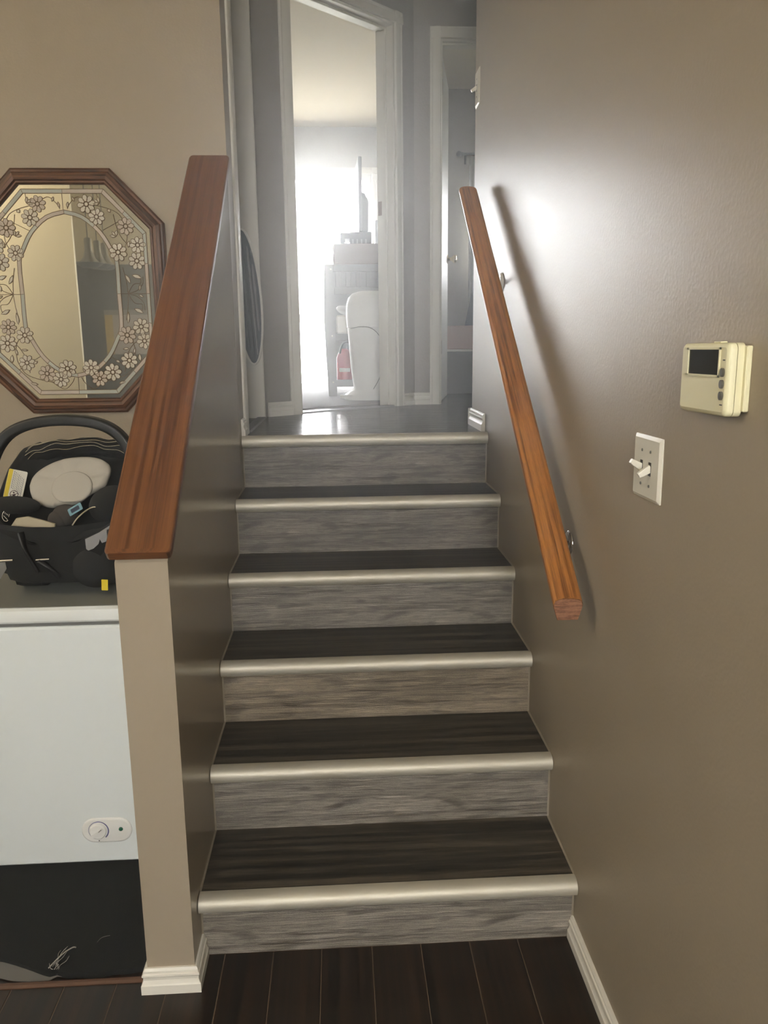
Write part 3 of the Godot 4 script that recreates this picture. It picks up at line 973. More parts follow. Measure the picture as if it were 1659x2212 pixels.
func switch_plate(t: Node3D, w: float, h: float, tg: Array):
	var st := begin()
	var rings := []
	for q in [[0.0, 0.0], [-0.002, 0.0], [-0.006, 0.006]]:
		var ring := []
		for v in rrect(w - 2 * q[1], h - 2 * q[1], 0.002, Vector2(w / 2, h / 2), 2):
			ring.append(Vector3(q[0], v.y, v.x))
		rings.append(ring)
	for i in rings.size() - 1:
		for j in rings[0].size():
			var k: int = (j + 1) % rings[0].size()
			face(st, [rings[i][j], rings[i][k], rings[i + 1][k], rings[i + 1][j]], (rings[i][j] - Vector3(0.01, h / 2, w / 2)))
	face(st, rings[2], Vector3(-1, 0, 0))
	obj("plate", st, M.plate, t)
	for g in tg:
		st = begin()
		bx(st, -0.0068, h / 2 - 0.012, g[0] - 0.0055, -0.0058, h / 2 + 0.012, g[0] + 0.0055, 0.0004)
		obj("slot", st, M.ink, t)
		st = begin()
		var up: float = g[1]
		var a := Vector3(-0.005, h / 2 - up * 0.002, g[0])
		var d := Vector3(-0.021, up * 0.0125, 0)
		var e := d.normalized().cross(Vector3.BACK)
		rings = []
		for q in [[0.0, 0.0068], [0.75, 0.0055], [1.0, 0.004]]:
			var ring := []
			for v in rrect(0.0095, q[1] * 2, 0.0015, Vector2.ZERO, 2):
				ring.append(a + d * q[0] + Vector3(0, 0, v.x) + e * v.y)
			rings.append(ring)
		loft(st, rings)
		obj("toggle", st, M.plate, t)
		for s in [-1.0, 1.0]:
			st = begin()
			lathe(st, [[0.0, -0.0002], [0.0028, 0.0], [0.0024, 0.0012], [0.0, 0.0014]], Vector3(-0.006, h / 2 + s * 0.03, g[0]), 12, 1, 1, Basis(Vector3.BACK, PI / 2))
			obj("screw", st, M.grey, t)

# ---------------------------------------------------------------- mirror
func octagon(hx: float, hy: float, cx: float, cy: float) -> Array:
	return [Vector2(hx, -cy), Vector2(hx, cy), Vector2(cx, hy), Vector2(-cx, hy), Vector2(-hx, cy), Vector2(-hx, -cy), Vector2(-cx, -hy), Vector2(cx, -hy)]

func plate_strip(st, a: Vector2, b: Vector2, c: Vector2, d: Vector2, z: float, t: float):
	extr(st, PackedVector2Array([a, b, c, d]), Vector3(0, 0, z), Vector3.RIGHT, Vector3.UP, Vector3(0, 0, t))

func line2(st, pts: Array, r: float, z: float):
	var p := []
	for q in pts:
		p.append(Vector3(q.x, q.y, z))
	tube(st, p, r, 5, true, 1.0, Vector3(0, 0, 1))

func mirror():
	var t := thing("wall_mirror", "octagonal mirror in a dark wood frame with leaded glass flowers on the back wall", "mirror", Vector3(-0.988, 1.614, BACK))
	var st
	# frame: eight mitred lengths of stepped moulding
	var rail := [[0.0, 0.0, 0.0], [0.0, 0.0, 0.014], [0.006, 0.0, 0.018], [0.012, 0.0, 0.018], [0.016, 0.0, 0.024], [0.026, 0.0, 0.027], [0.036, 0.0, 0.025], [0.041, 0.0, 0.02], [0.0455, 0.0, 0.02], [0.05, 0.0, 0.014], [0.05, 0.0, 0.006]]
	var o := octagon(0.326, 0.398, 0.16, 0.227)
	var loops := []
	for q in rail:
		var k: float = q[0]
		loops.append([octagon(0.326 - k, 0.398 - k, 0.16 - k * 0.42, 0.227 - k * 0.4), q[2]])
	for s in 8:
		st = begin()
		var s2 := (s + 1) % 8
		var L: float = o[s].distance_to(o[s2])
		var run := 0.0
		for i in loops.size() - 1:
			var a = loops[i][0][s]; var b = loops[i][0][s2]; var c = loops[i + 1][0][s2]; var d = loops[i + 1][0][s]
			var A := Vector3(a.x, a.y, loops[i][1]); var B := Vector3(b.x, b.y, loops[i][1])
			var C := Vector3(c.x, c.y, loops[i + 1][1]); var D := Vector3(d.x, d.y, loops[i + 1][1])
			var n := (C - A).cross(B - A).normalized()
			var outw := Vector3(a.x + b.x, a.y + b.y, 0).normalized() * (1.0 if i < 5 else -1.0) * 0.3 + Vector3(0, 0, 1)
			if i == 0:
				outw = Vector3(a.x + b.x, a.y + b.y, 0)
			if n.dot(outw) < 0:
				n = -n
			var w := A.distance_to(D) + 0.001
			var o1 := 0.13 * s
			tri(st, A, B, C, n, n, n, Vector2(o1, run), Vector2(o1 + L, run), Vector2(o1 + L, run + w))
			tri(st, A, C, D, n, n, n, Vector2(o1, run), Vector2(o1 + L, run + w), Vector2(o1, run + w))
			run += w
		obj("frame_rail", st, M.frame, t)
	st = begin()
	var og := octagon(0.278, 0.35, 0.14, 0.208)
	extr(st, PackedVector2Array(og), Vector3(0, 0, 0.002), Vector3.RIGHT, Vector3.UP, Vector3(0, 0, 0.006))
	obj("mirror_glass", st, M.mirror, t)
	var Z := 0.008
	# outer band of coloured glass pieces
	var bo := octagon(0.263, 0.334, 0.133, 0.197)
	var bi := octagon(0.252, 0.321, 0.127, 0.191)
	var lead := begin()
	for s in 8:
		var s2 := (s + 1) % 8
		var parts := 2 if s != 0 and s != 4 else 4
		for k in parts:
			var f0 := float(k) / parts
			var f1 := float(k + 1) / parts
			st = begin()
			plate_strip(st, bo[s].lerp(bo[s2], f0), bo[s].lerp(bo[s2], f1), bi[s].lerp(bi[s2], f1), bi[s].lerp(bi[s2], f0), Z, 0.0016)
			obj("border_glass", st, [M.frost_pink, M.frost_blue][(k + s) % 2], t)
			line2(lead, [bo[s].lerp(bo[s2], f0), bi[s].lerp(bi[s2], f0)], 0.0012, Z + 0.001)
		line2(lead, [bo[s], bo[s2]], 0.0013, Z + 0.001)
		line2(lead, [bi[s], bi[s2]], 0.0013, Z + 0.001)
	# inner pointed oval band
	var ring := []
	for q in [[0.166, 0.0], [0.166, 0.105], [0.15, 0.145], [0.115, 0.205], [0.06, 0.252], [0.0, 0.269]]:
		ring.append(Vector2(q[0], q[1]))
	var quarter: Array = []
	for v in curve(ring, 3):
		quarter.append(v)
	var loop := []
	for v in quarter:
		loop.append(v)
	for i in range(quarter.size() - 2, -1, -1):
		loop.append(Vector2(-quarter[i].x, quarter[i].y))
	var lower := []
	for i in range(1, loop.size() - 1):
		lower.append(Vector2(loop[loop.size() - 1 - i].x, -loop[loop.size() - 1 - i].y * 1.03))
	loop += lower
	var n := loop.size()
	var inner := []
	for i in n:
		var tdir: Vector2 = (loop[(i + 1) % n] - loop[(i + n - 1) % n]).normalized()
		inner.append(loop[i] + Vector2(-tdir.y, tdir.x) * 0.012)
	var i0 := 0
	var nn := 0
	while i0 < n:
		var i1 := mini(i0 + 5, n)
		st = begin()
		for i in range(i0, i1):
			var j := (i + 1) % n
			plate_strip(st, loop[i], loop[j], inner[j], inner[i], Z, 0.0016)
		obj("oval_glass", st, [M.frost_blue, M.frost_pink][nn % 2], t)
		line2(lead, [loop[i0], inner[i0]], 0.0012, Z + 0.001)
		i0 = i1
		nn += 1
	line2(lead, loop + [loop[0]], 0.0013, Z + 0.001)
	line2(lead, inner + [inner[0]], 0.0013, Z + 0.001)
	# leads to the corners and stems
	for q in [[[-0.002, 0.321], [-0.002, 0.269]], [[0.166, 0.0], [0.252, 0.0]], [[-0.166, 0.0], [-0.252, 0.0]], [[0.0, -0.276], [0.0, -0.321]], [[0.123, 0.205], [0.21, 0.25]], [[-0.118, 0.204], [-0.21, 0.25]], [[0.12, -0.21], [0.15, -0.232], [0.2, -0.25]], [[-0.12, -0.205], [-0.205, -0.255]], [[0.11, 0.321], [0.115, 0.29]], [[-0.12, 0.321], [-0.118, 0.29]]]:
		var p := []
		for v in q:
			p.append(Vector2(v[0], v[1]))
		line2(lead, p, 0.001, Z + 0.0008)
	for sx in [-1.0, 1.0]:
		for sy in [-1.0, 1.0]:
			for q in [[[0.19, 0.0], [0.21, 0.03], [0.235, 0.035], [0.232, 0.06]], [[0.19, 0.0], [0.22, 0.01], [0.24, 0.03], [0.243, 0.055]], [[0.19, 0.0], [0.187, 0.04], [0.178, 0.085]], [[0.09, 0.285], [0.05, 0.31], [0.022, 0.29], [0.012, 0.272]], [[0.198, 0.217], [0.178, 0.255], [0.138, 0.275], [0.08, 0.288]], [[0.198, 0.217], [0.2, 0.18], [0.19, 0.15], [0.167, 0.134]], [[0.233, 0.157], [0.2, 0.16], [0.172, 0.2], [0.16, 0.255]]]:
				var p := []
				for v in q:
					p.append(Vector2(v[0] * sx, v[1] * sy * (1.0 if sy > 0 else 1.02)))
				line2(lead, curve(p, 5), 0.0011, Z + 0.0008)
	obj("leading", lead, M.lead, t)
	# leaves: glass with a lead outline
	for q in [[0.185, 0.062, 0.2, 0.034, 0.006], [0.207, 0.06, 0.238, 0.05, 0.007], [0.232, 0.03, 0.229, 0.01, 0.004], [0.226, -0.004, 0.24, -0.012, 0.004], [0.207, -0.05, 0.236, -0.064, 0.007], [0.186, -0.06, 0.183, -0.098, 0.005], [0.142, 0.27, 0.152, 0.262, 0.006], [0.03, 0.31, 0.036, 0.296, 0.004], [0.013, 0.276, 0.016, 0.294, 0.004], [0.02, -0.246, 0.024, -0.26, 0.004], [0.16, -0.184, 0.18, -0.182, 0.004], [0.196, -0.2, 0.2, -0.18, 0.004], [0.137, -0.3, 0.16, -0.294, 0.005], [0.216, -0.225, 0.214, -0.2, 0.006], [0.132, -0.222, 0.146, -0.228, 0.005], [0.202, 0.15, 0.206, 0.17, 0.005]]:
		for sx in [-1.0, 1.0]:
			var a := Vector2(q[0] * sx, q[1])
			var b := Vector2(q[2] * sx, q[3])
			leaf(t, a, b, q[4], Z)
	# flowers of eight petals
	var spots := [[-0.083, 0.288], [-0.111, 0.245], [0.075, 0.287], [0.105, 0.247], [0.198, 0.217], [0.167, 0.134], [0.233, 0.157], [0.227, 0.106], [-0.191, 0.213], [-0.169, 0.133], [-0.23, 0.157], [-0.222, 0.104], [-0.217, -0.107], [-0.165, -0.134], [-0.225, -0.16], [-0.167, -0.226], [-0.103, -0.263], [-0.033, -0.247], [-0.058, -0.283], [0.226, -0.109], [0.177, -0.137], [0.234, -0.157], [0.178, -0.222], [0.119, -0.261], [0.073, -0.282], [0.047, -0.245]]
	var petals := begin()
	var outline := begin()
	for k in 8:
		var a := TAU * (k + 0.25) / 8.0
		var c := Vector2(cos(a), sin(a)) * 0.0182
		var op := oval(0.0102, 0.0074, 12, c, 2.3, a)
		extr(petals, op, Vector3(0, 0, 0), Vector3.RIGHT, Vector3.UP, Vector3(0, 0, 0.002))
		var pts := []
		for v in op:
			pts.append(v)
		pts.append(op[0])
		line2(outline, pts, 0.001, 0.0018)
	var heart := oval(0.0062, 0.0062, 10)
	extr(petals, heart, Vector3(0, 0, 0), Vector3.RIGHT, Vector3.UP, Vector3(0, 0, 0.002))
	var hp := []
	for v in heart:
		hp.append(v)
	hp.append(heart[0])
	line2(outline, hp, 0.0013, 0.0018)
	var pm := petals.commit()
	var om := outline.commit()
	var r := 0
	for q in spots:
		var f := share("glass_flower", pm, [M.frost, M.frost_pink][0 if r % 4 else 1], t)
		f.position = Vector3(q[0], q[1], Z)
		f.rotation.z = 0.37 * r
		f.scale = Vector3(1, 1, 1) * (0.94 + 0.05 * (r % 3))
		share("flower_leading", om, M.lead, f)
		r += 1
	for q in [[-0.118, 0.29, 0.6], [0.117, 0.29, 2.5], [0.164, 0.185, 2.2], [-0.164, 0.186, 0.9]]:
		for k in 3:
			var a: float = q[2] + (k - 1) * 0.8
			var b := Vector2(q[0], q[1])
			leaf(t, b, b + Vector2(cos(a), sin(a)) * 0.02, 0.005, Z)

func leaf(t: Node3D, a: Vector2, b: Vector2, w: float, z: float):
	var d := (b - a)
	var nn := Vector2(-d.y, d.x).normalized() * w
	var p := PackedVector2Array([a, a + d * 0.3 + nn * 0.8, a + d * 0.55 + nn, a + d * 0.8 + nn * 0.6, b, a + d * 0.75 - nn * 0.5, a + d * 0.4 - nn * 0.7])
	var st := begin()
	extr(st, p, Vector3(0, 0, z), Vector3.RIGHT, Vector3.UP, Vector3(0, 0, 0.002))
	var o := obj("glass_leaf", st, M.frost, t)
	st = begin()
	var pts := []
	for v in p:
		pts.append(v)
	pts.append(p[0])
	line2(st, pts, 0.0012, z + 0.0018)
	obj("leaf_leading", st, M.lead, o)

# ---------------------------------------------------------------- freezer, rug, strip
func freezer():
	var st
	var t := thing("chest_freezer", "white chest freezer with shade painted grey on its lid top left of the knee wall", "freezer", Vector3(-1.2, 0, -0.36))
	var w0 := -0.62; var w1 := 0.6
	st = begin()
	bx(st, w0, 0.0125, -0.53, w1, 0.712, 0.0, 0.006)
	obj("cabinet", st, M.freezer, t)
	st = begin()
	bx(st, w0 + 0.01, 0.711, -0.52, w1 - 0.01, 0.725, -0.012, 0.001)
	obj("lid_seal", st, M.grey, t)
	st = begin()
	var p := poly([[0.003, 0.725], [0.006, 0.73], [0.006, 0.748], [0.002, 0.758], [-0.008, 0.765], [-0.535, 0.765], [-0.54, 0.76], [-0.54, 0.725]])
	extr(st, p, Vector3(w0, 0, 0), Vector3(0, 0, 1), Vector3.UP, Vector3(w1 - w0, 0, 0))
	obj("lid", st, M.freezer_lid, t)
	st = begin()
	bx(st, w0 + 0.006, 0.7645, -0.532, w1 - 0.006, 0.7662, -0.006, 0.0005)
	obj("lid_top", st, M.lid_shaded, t).set_meta("label", "flat lid top with shade painted in grey")
	# control panel
	st = begin()
	var c := Vector2(0.434, 0.114)
	var rings := []
	for q in [[0.0, 0.0], [0.002, 0.0], [0.0042, 0.0025], [0.0045, 0.006]]:
		var ring := []
		for v in rrect(0.138 - 2 * q[1], 0.074 - 2 * q[1], 0.0368 - q[1], c, 8):
			ring.append(Vector3(v.x, v.y, q[0]))
		rings.append(ring)
	loft(st, rings, true, false, true)
	obj("control_panel", st, M.white_plastic, t)
	st = begin()
	var kc := Vector3(0.411, 0.1145, 0.0045)
	var kb := Basis(Vector3.RIGHT, PI / 2)
	lathe(st, [[0.0235, 0.0], [0.0225, 0.007], [0.019, 0.009], [0.0, 0.0092]], kc, 32, 1, 1, kb)
	var e := Basis(Vector3.BACK, deg_to_rad(40))
	var ridge := PackedVector2Array([Vector2(-0.018, -0.004), Vector2(0.018, -0.003), Vector2(0.018, 0.003), Vector2(-0.018, 0.004)])
	extr(st, ridge, kc + Vector3(0, 0, 0.008), e.x, e.y, Vector3(0, 0, 0.006))
	obj("dial", st, M.white_plastic, t)
	st = begin()
	extr(st, PackedVector2Array([Vector2(0.006, -0.0008), Vector2(0.017, -0.0008), Vector2(0.017, 0.0008), Vector2(0.006, 0.0008)]), kc + Vector3(0, 0, 0.014), e.x, e.y, Vector3(0, 0, 0.0006))
	obj("dial_mark", st, M.ink, t)
	st = begin()
	var n := 26
	for i in n:
		var a0 := lerpf(deg_to_rad(215), deg_to_rad(-48), float(i) / n)
		var a1 := lerpf(deg_to_rad(215), deg_to_rad(-48), float(i + 1) / n)
		var r := 0.0262
		var wd0 := lerpf(0.0006, 0.0034, float(i) / n)
		var wd1 := lerpf(0.0006, 0.0034, float(i + 1) / n)
		extr(st, PackedVector2Array([Vector2(cos(a0), sin(a0)) * r, Vector2(cos(a1), sin(a1)) * r, Vector2(cos(a1), sin(a1)) * (r + wd1), Vector2(cos(a0), sin(a0)) * (r + wd0)]), Vector3(kc.x, kc.y, 0.0044), Vector3.RIGHT, Vector3.UP, Vector3(0, 0, 0.0006))
	obj("dial_scale", st, M.blue_ink, t)
	st = begin()
	lathe(st, [[0.0058, 0.0], [0.0055, 0.002], [0.003, 0.0034], [0.0, 0.0036]], Vector3(0.473, 0.117, 0.0045), 16, 1, 1, kb)
	obj("indicator_lamp", st, M.green, t)
	st = begin()
	extr(st, oval(0.0016, 0.0022, 8, Vector2(0.411, 0.0835)), Vector3(0, 0, 0.0045), Vector3.RIGHT, Vector3.UP, Vector3(0, 0, 0.0005))
	obj("dial_dot", st, M.ink, t)

	# black rug in front of the freezer, one edge frayed
	t = thing("rug", "black carpet remnant with a frayed wavy edge in front of the freezer", "rug", Vector3(-1.2, 0, 0))
	st = begin()
	var edge := []
	var N := 90
	for i in N + 1:
		var x := lerpf(-0.62, 0.632, float(i) / N)
		var wx := x - 1.2
		var z := 0.047 + 0.006 * sin(wx * 34.0) + 0.003 * sin(wx * 91.0 + 1.0)
		if wx < -0.79:
			z = lerpf(0.047, -0.012, smoothstep(-0.79, -0.93, wx)) + 0.005 * sin(wx * 40.0)
		edge.append(Vector3(x, 0.0, z))
	for i in N:
		var a: Vector3 = edge[i]; var b: Vector3 = edge[i + 1]
		var h := 0.012
		face(st, [Vector3(a.x, h, -0.6), Vector3(b.x, h, -0.6), Vector3(b.x, h, b.z), Vector3(a.x, h, a.z)], Vector3.UP)
		face(st, [Vector3(a.x, h, a.z), Vector3(b.x, h, b.z), Vector3(b.x, 0.0, b.z + 0.004), Vector3(a.x, 0.0, a.z + 0.004)], Vector3(0, 0.3, 1))
	obj("pile", st, M.carpet, t)
	st = begin()
	for i in N:
		var a: Vector3 = edge[i]; var b: Vector3 = edge[i + 1]
		if a.x - 1.2 < -0.735:
			var ka := smoothstep(-0.735, -0.9, a.x - 1.2) * 0.045
			var kb2 := smoothstep(-0.735, -0.9, b.x - 1.2) * 0.045
			face(st, [Vector3(a.x, 0.006, a.z - 0.01), Vector3(b.x, 0.006, b.z - 0.01), Vector3(b.x, 0.002, b.z + kb2), Vector3(a.x, 0.002, a.z + ka)], Vector3.UP)
	obj("backing", st, M.backing, t)
	st = begin()
	rng.seed = 5
	for i in 9:
		var a := Vector3(0.405 + rng.randf() * 0.02, 0.013, 0.02 + rng.randf() * 0.02)
		var pts := [a]
		for k in 3:
			a += Vector3(0.012 * (rng.randf() - (0.1 if i < 4 else 0.6)), 0.004 * rng.randf(), -0.014 * rng.randf() + (0.006 if i > 4 else -0.008))
			pts.append(a)
		tube(st, curve(pts, 3), 0.0007, 4)
	tube(st, curve([Vector3(0.402, 0.016, 0.035), Vector3(0.42, 0.02, 0.0), Vector3(0.437, 0.018, -0.025), Vector3(0.444, 0.014, -0.03)], 4), 0.0017, 5)
	tube(st, curve([Vector3(0.49, 0.0135, -0.045), Vector3(0.497, 0.0135, -0.06), Vector3(0.515, 0.0135, -0.066)], 4), 0.0006, 4)
	obj("loose_threads", st, M.thread, t)
	st = begin()
	extr(st, poly([[0.058, 0], [0.06, 0.004], [0.065, 0.0065], [0.071, 0.006], [0.0755, 0.002], [0.076, 0]]), Vector3(-3.0, 0, 0), Vector3(0, 0, 1), Vector3.UP, Vector3(3.0 - 0.57, 0, 0))
	tag(obj("trim_1", st, M.strip), "brown wood transition strip on the floor before the black rug", "trim", "", "structure")

# ---------------------------------------------------------------- child car seat
func seat_ring(z: float, rim: float, w: float, ib: float, low: float, lw: float) -> Array:
	var r := []
	# outside from bottom left up, over the rim, through the bucket, back down
	var half := [Vector2(lw * 0.0, low), Vector2(lw * 0.7, low), Vector2(lw, low + 0.012), Vector2(lerpf(lw, w, 0.5), lerpf(low, rim, 0.45)), Vector2(w, rim - 0.025), Vector2(w + 0.004, rim - 0.006), Vector2(w - 0.008, rim + 0.004), Vector2(w - 0.026, rim - 0.006), Vector2(w - 0.045, lerpf(rim, ib, 0.45)), Vector2(w * 0.58, lerpf(rim, ib, 0.85)), Vector2(w * 0.25, ib), Vector2(0, ib)]
	for v in half:
		r.append(Vector3(v.x, v.y, z))
	for i in range(half.size() - 2, 0, -1):
		r.append(Vector3(-half[i].x, half[i].y, z))
	return r

func car_seat():
	var st
	var t := thing("car_seat", "black infant car seat with a pale head pillow standing on the freezer", "car seat", Vector3(-0.872, 0.7665, -0.62))
	st = begin()
	var rings := []
	for q in [[0.185, 0.165, 0.10, 0.16, 0.075, 0.06], [0.18, 0.19, 0.15, 0.183, 0.05, 0.10], [0.15, 0.208, 0.178, 0.186, 0.035, 0.13], [0.09, 0.225, 0.196, 0.15, 0.02, 0.14], [0.03, 0.24, 0.203, 0.14, 0.015, 0.145], [-0.03, 0.27, 0.204, 0.17, 0.02, 0.145], [-0.09, 0.325, 0.198, 0.245, 0.05, 0.14], [-0.14, 0.37, 0.178, 0.33, 0.12, 0.13], [-0.17, 0.385, 0.14, 0.372, 0.2, 0.11]]:
		rings.append(seat_ring(q[0], q[1], q[2], q[3], q[4], q[5]))
	loft(st, rings)
	obj("seat_shell", st, M.black, t)
	# rocker feet
	for s in [-1.0, 1.0]:
		st = begin()
		extr(st, poly([[0.12, 0.06], [0.1, 0.018], [0.06, 0.002], [0.0, 0.0], [-0.06, 0.004], [-0.12, 0.03], [-0.13, 0.07]]), Vector3(s * 0.1 - 0.035, 0, 0), Vector3(0, 0, 1), Vector3.UP, Vector3(0.07, 0, 0))
		obj("rocker", st, M.black_plastic, t)
	# carry handle
	st = begin()
	var arc := curve([Vector3(-0.214, 0.17, 0.02), Vector3(-0.216, 0.26, 0.012), Vector3(-0.205, 0.355, 0.004), Vector3(-0.16, 0.425, 0.0), Vector3(-0.09, 0.458, 0.0), Vector3(0.0, 0.468, 0.0), Vector3(0.09, 0.458, 0.0), Vector3(0.15, 0.425, 0.0), Vector3(0.185, 0.365, 0.004), Vector3(0.205, 0.27, 0.012), Vector3(0.214, 0.17, 0.02)], 5)
	var rr := []
	for i in arc.size():
		rr.append(0.0125 + 0.003 * sin(PI * i / (arc.size() - 1.0)))
	rings = []
	for i in arc.size():
		var d: Vector3 = (arc[mini(i + 1, arc.size() - 1)] - arc[maxi(i - 1, 0)]).normalized()
		var nrm := Vector3(-d.y, d.x, 0).normalized()
		var ring := []
		for v in rrect(0.044, rr[i] * 2, 0.0085, Vector2.ZERO, 3):
			ring.append(arc[i] + Vector3(0, 0, v.x) + nrm * v.y)
		rings.append(ring)
	loft(st, rings)
	obj("carry_handle", st, M.black_plastic, t)
	# pivot drums low at the sides
	for s in [-1.0, 1.0]:
		st = begin()
		lathe(st, [[0.058, -0.016], [0.06, 0.0], [0.056, 0.014], [0.03, 0.02], [0.0, 0.021]], Vector3(s * 0.2, 0.15, 0.02), 24, 1, 1, Basis(Vector3.BACK, -s * PI / 2))
		obj("pivot", st, M.black_plastic, t)
	# folded canopy behind the head with pale piping
	st = begin()
	rings = []
	var cp := []
	for i in 25:
		var a := lerpf(PI * 0.98, PI * 0.02, i / 24.0)
		cp.append(Vector3(signf(cos(a)) * pow(absf(cos(a)), 0.75) * 0.194, 0.255 + pow(sin(a), 0.75) * 0.118 + 0.003 * sin(i * 2.1), -0.135 - 0.02 * sin(a)))
	var cr := []
	for i in 25:
		cr.append(0.017 + 0.011 * sin(PI * i / 24.0) + 0.002 * sin(i * 1.7))
	tube(st, cp, cr, 10)
	obj("folded_canopy", st, M.black, t)
	for k in 4:
		st = begin()
		var pts := []
		for i in range(2 + k % 2, 23 - k % 3):
			var ph: float = 0.25 + 0.42 * k
			var jig := 0.003 * sin(i * (0.5 + 0.21 * k) + k * 2.0) + 0.0012 * sin(i * 1.9 + k)
			var rr2: float = cr[i] + 0.0012
			pts.append(cp[i] + Vector3(cos(PI * 0.02 + PI * 0.96 * (1.0 - i / 24.0)) * cos(ph) * rr2, cos(ph) * rr2 + jig, sin(ph) * rr2))
		tube(st, curve(pts, 3), 0.0009, 4)
		obj("piping", st, M.beige, t)
	st = begin()
	var back_rim := []
	for i in 25:
		back_rim.append(cp[i] * Vector3(1.03, 1, 1) + Vector3(0, cr[i] * 0.75, -cr[i] * 0.8))
	tube(st, back_rim, 0.0045, 6)
	obj("canopy_edge", st, M.grey, t)
	# head pillow: a soft scalloped cushion round a flat round pad
	var lean := Basis(Vector3.RIGHT, deg_to_rad(-34))
	var pc := Vector3(-0.002, 0.285, -0.022)
	var ol := []
	for q in [[420, 560], [440, 450], [500, 360], [600, 280], [740, 210], [900, 172], [1080, 165], [1220, 185], [1330, 240], [1385, 310], [1390, 400], [1370, 480], [1340, 570], [1200, 660], [1060, 780], [1000, 810], [900, 820], [775, 825], [735, 848], [620, 825], [500, 750], [445, 660]]:
		ol.append(Vector2(q[0] - 905.0, 500.0 - q[1]) * 0.000232)
	var smooth := curve(ol + [ol[0]], 3)
	smooth.pop_back()
	st = begin()
	rings = []
	for q in [[0.94, -0.006], [1.0, 0.003], [0.985, 0.011], [0.94, 0.016], [0.85, 0.019], [0.6, 0.017], [0.3, 0.015], [0.02, 0.015]]:
		var ring := []
		var k := 0
		for v in smooth:
			var dimple := 0.0
			if q[0] > 0.5 and q[0] < 0.97 and v.y > -0.02:
				dimple = -0.005 * pow(maxf(0.0, sin(v.angle() * 7.0)), 3.0)
			ring.append(pc + lean * Vector3(v.x * q[0], v.y * q[0], q[1] + dimple))
			k += 1
		rings.append(ring)
	loft(st, rings)
	obj("head_pillow", st, M.fabric_grey, t)
	st = begin()
	rings = []
	for q in [[0.97, 0.012], [1.0, 0.018], [0.975, 0.0215], [0.9, 0.0235], [0.5, 0.025], [0.02, 0.025]]:
		var ring := []
		for v in oval(0.058, 0.051, 36):
			ring.append(pc + lean * Vector3(v.x * q[0] + 0.012, maxf(v.y * q[0], -0.046) - 0.024, q[1]))
		rings.append(ring)
	loft(st, rings)
	obj("head_pad", st, M.fabric_grey, t)
	# padded bolsters, harness and crotch pad
	st = begin()
	ball(st, Vector3(-0.125, 0.241, 0.078), Vector3(0.068, 0.024, 0.045), Basis(Vector3.BACK, -0.08), 20, 10)
	obj("bolster", st, M.black, t)
	st = begin()
	ball(st, Vector3(0.13, 0.235, 0.06), Vector3(0.06, 0.05, 0.07), Basis(Vector3.BACK, 0.5), 20, 10)
	obj("bolster", st, M.black, t)
	st = begin()
	ball(st, Vector3(0.012, 0.212, 0.09), Vector3(0.036, 0.03, 0.022), Basis(Vector3.BACK, 0.2), 20, 12)
	ball(st, Vector3(-0.008, 0.2, 0.1), Vector3(0.025, 0.026, 0.018), Basis.IDENTITY, 16, 10)
	obj("plush_pad", st, M.plush, t)
	st = begin()
	extr(st, poly([[-0.115, 0.0], [-0.1, 0.02], [-0.07, 0.024], [-0.03, 0.012], [0.0, 0.002], [0.0, -0.006], [-0.1, -0.01]]), Vector3(0.0, 0.196, 0.135), Vector3.RIGHT, Vector3.UP, Vector3(0, 0, 0.008))
	obj("seat_liner", st, M.beige, t)
	st = begin()
	var tb := Basis(Vector3.BACK, deg_to_rad(30)) * Basis(Vector3.RIGHT, deg_to_rad(-30))
	extr(st, rrect(0.042, 0.022, 0.003), Vector3(0.05, 0.232, 0.115), tb.x, tb.y, tb.z * 0.0015)
	var tg := obj("care_tag", st, M.teal, t)
	st = begin()
	extr(st, rrect(0.026, 0.012, 0.002), Vector3(0.05, 0.232, 0.115) + tb.z * 0.0016, tb.x, tb.y, tb.z * 0.0006)
	obj("tag_print", st, M.navy, tg)
	st = begin()
	tube(st, curve([Vector3(0.045, 0.192, 0.137), Vector3(0.058, 0.21, 0.132), Vector3(0.076, 0.226, 0.127), Vector3(0.098, 0.238, 0.122), Vector3(0.118, 0.238, 0.122)], 4), 0.002, 6)
	obj("edge_piping", st, M.beige, t)
	# warning label on the left of the backrest
	st = begin()
	var lb := Basis(Vector3.BACK, deg_to_rad(-19)) * Basis(Vector3.UP, deg_to_rad(24)) * Basis(Vector3.RIGHT, deg_to_rad(-16))
	var lc := Vector3(-0.152, 0.285, -0.005)
	extr(st, rrect(0.05, 0.084, 0.004), lc, lb.x, lb.y, lb.z * 0.0012)
	var wl := obj("warning_label", st, M.plate, t)
	st = begin()
	extr(st, rrect(0.011, 0.083, 0.001, Vector2(-0.019, 0)), lc + lb.z * 0.0013, lb.x, lb.y, lb.z * 0.0006)
	obj("yellow_band", st, M.yellow, wl)
	st = begin()
	for k in 7:
		var x := -0.009 + 0.0045 * k
		var y0 := -0.012 - 0.003 * k
		for j in 9:
			var a := y0 + 0.0058 * j
			if a + 0.0045 < 0.039:
				extr(st, rrect(0.0017, 0.0048 - 0.0015 * ((j * 3 + k) % 3) * 0.6, 0.0003, Vector2(x, a + 0.002)), lc + lb.z * 0.0013, lb.x, lb.y, lb.z * 0.0004)
	obj("label_text", st, M.grey, wl)
	st = begin()
	var pr := oval(0.0105, 0.0105, 24, Vector2(0.0015, -0.028))
	var pp := []
	for v in pr:
		pp.append(lc + lb * Vector3(v.x, v.y, 0.0018))
	pp.append(pp[0])
	tube(st, pp, 0.0009, 5)
	tube(st, [lc + lb * Vector3(-0.008, -0.0325, 0.0018), lc + lb * Vector3(0.011, -0.0235, 0.0018)], 0.0008, 5)
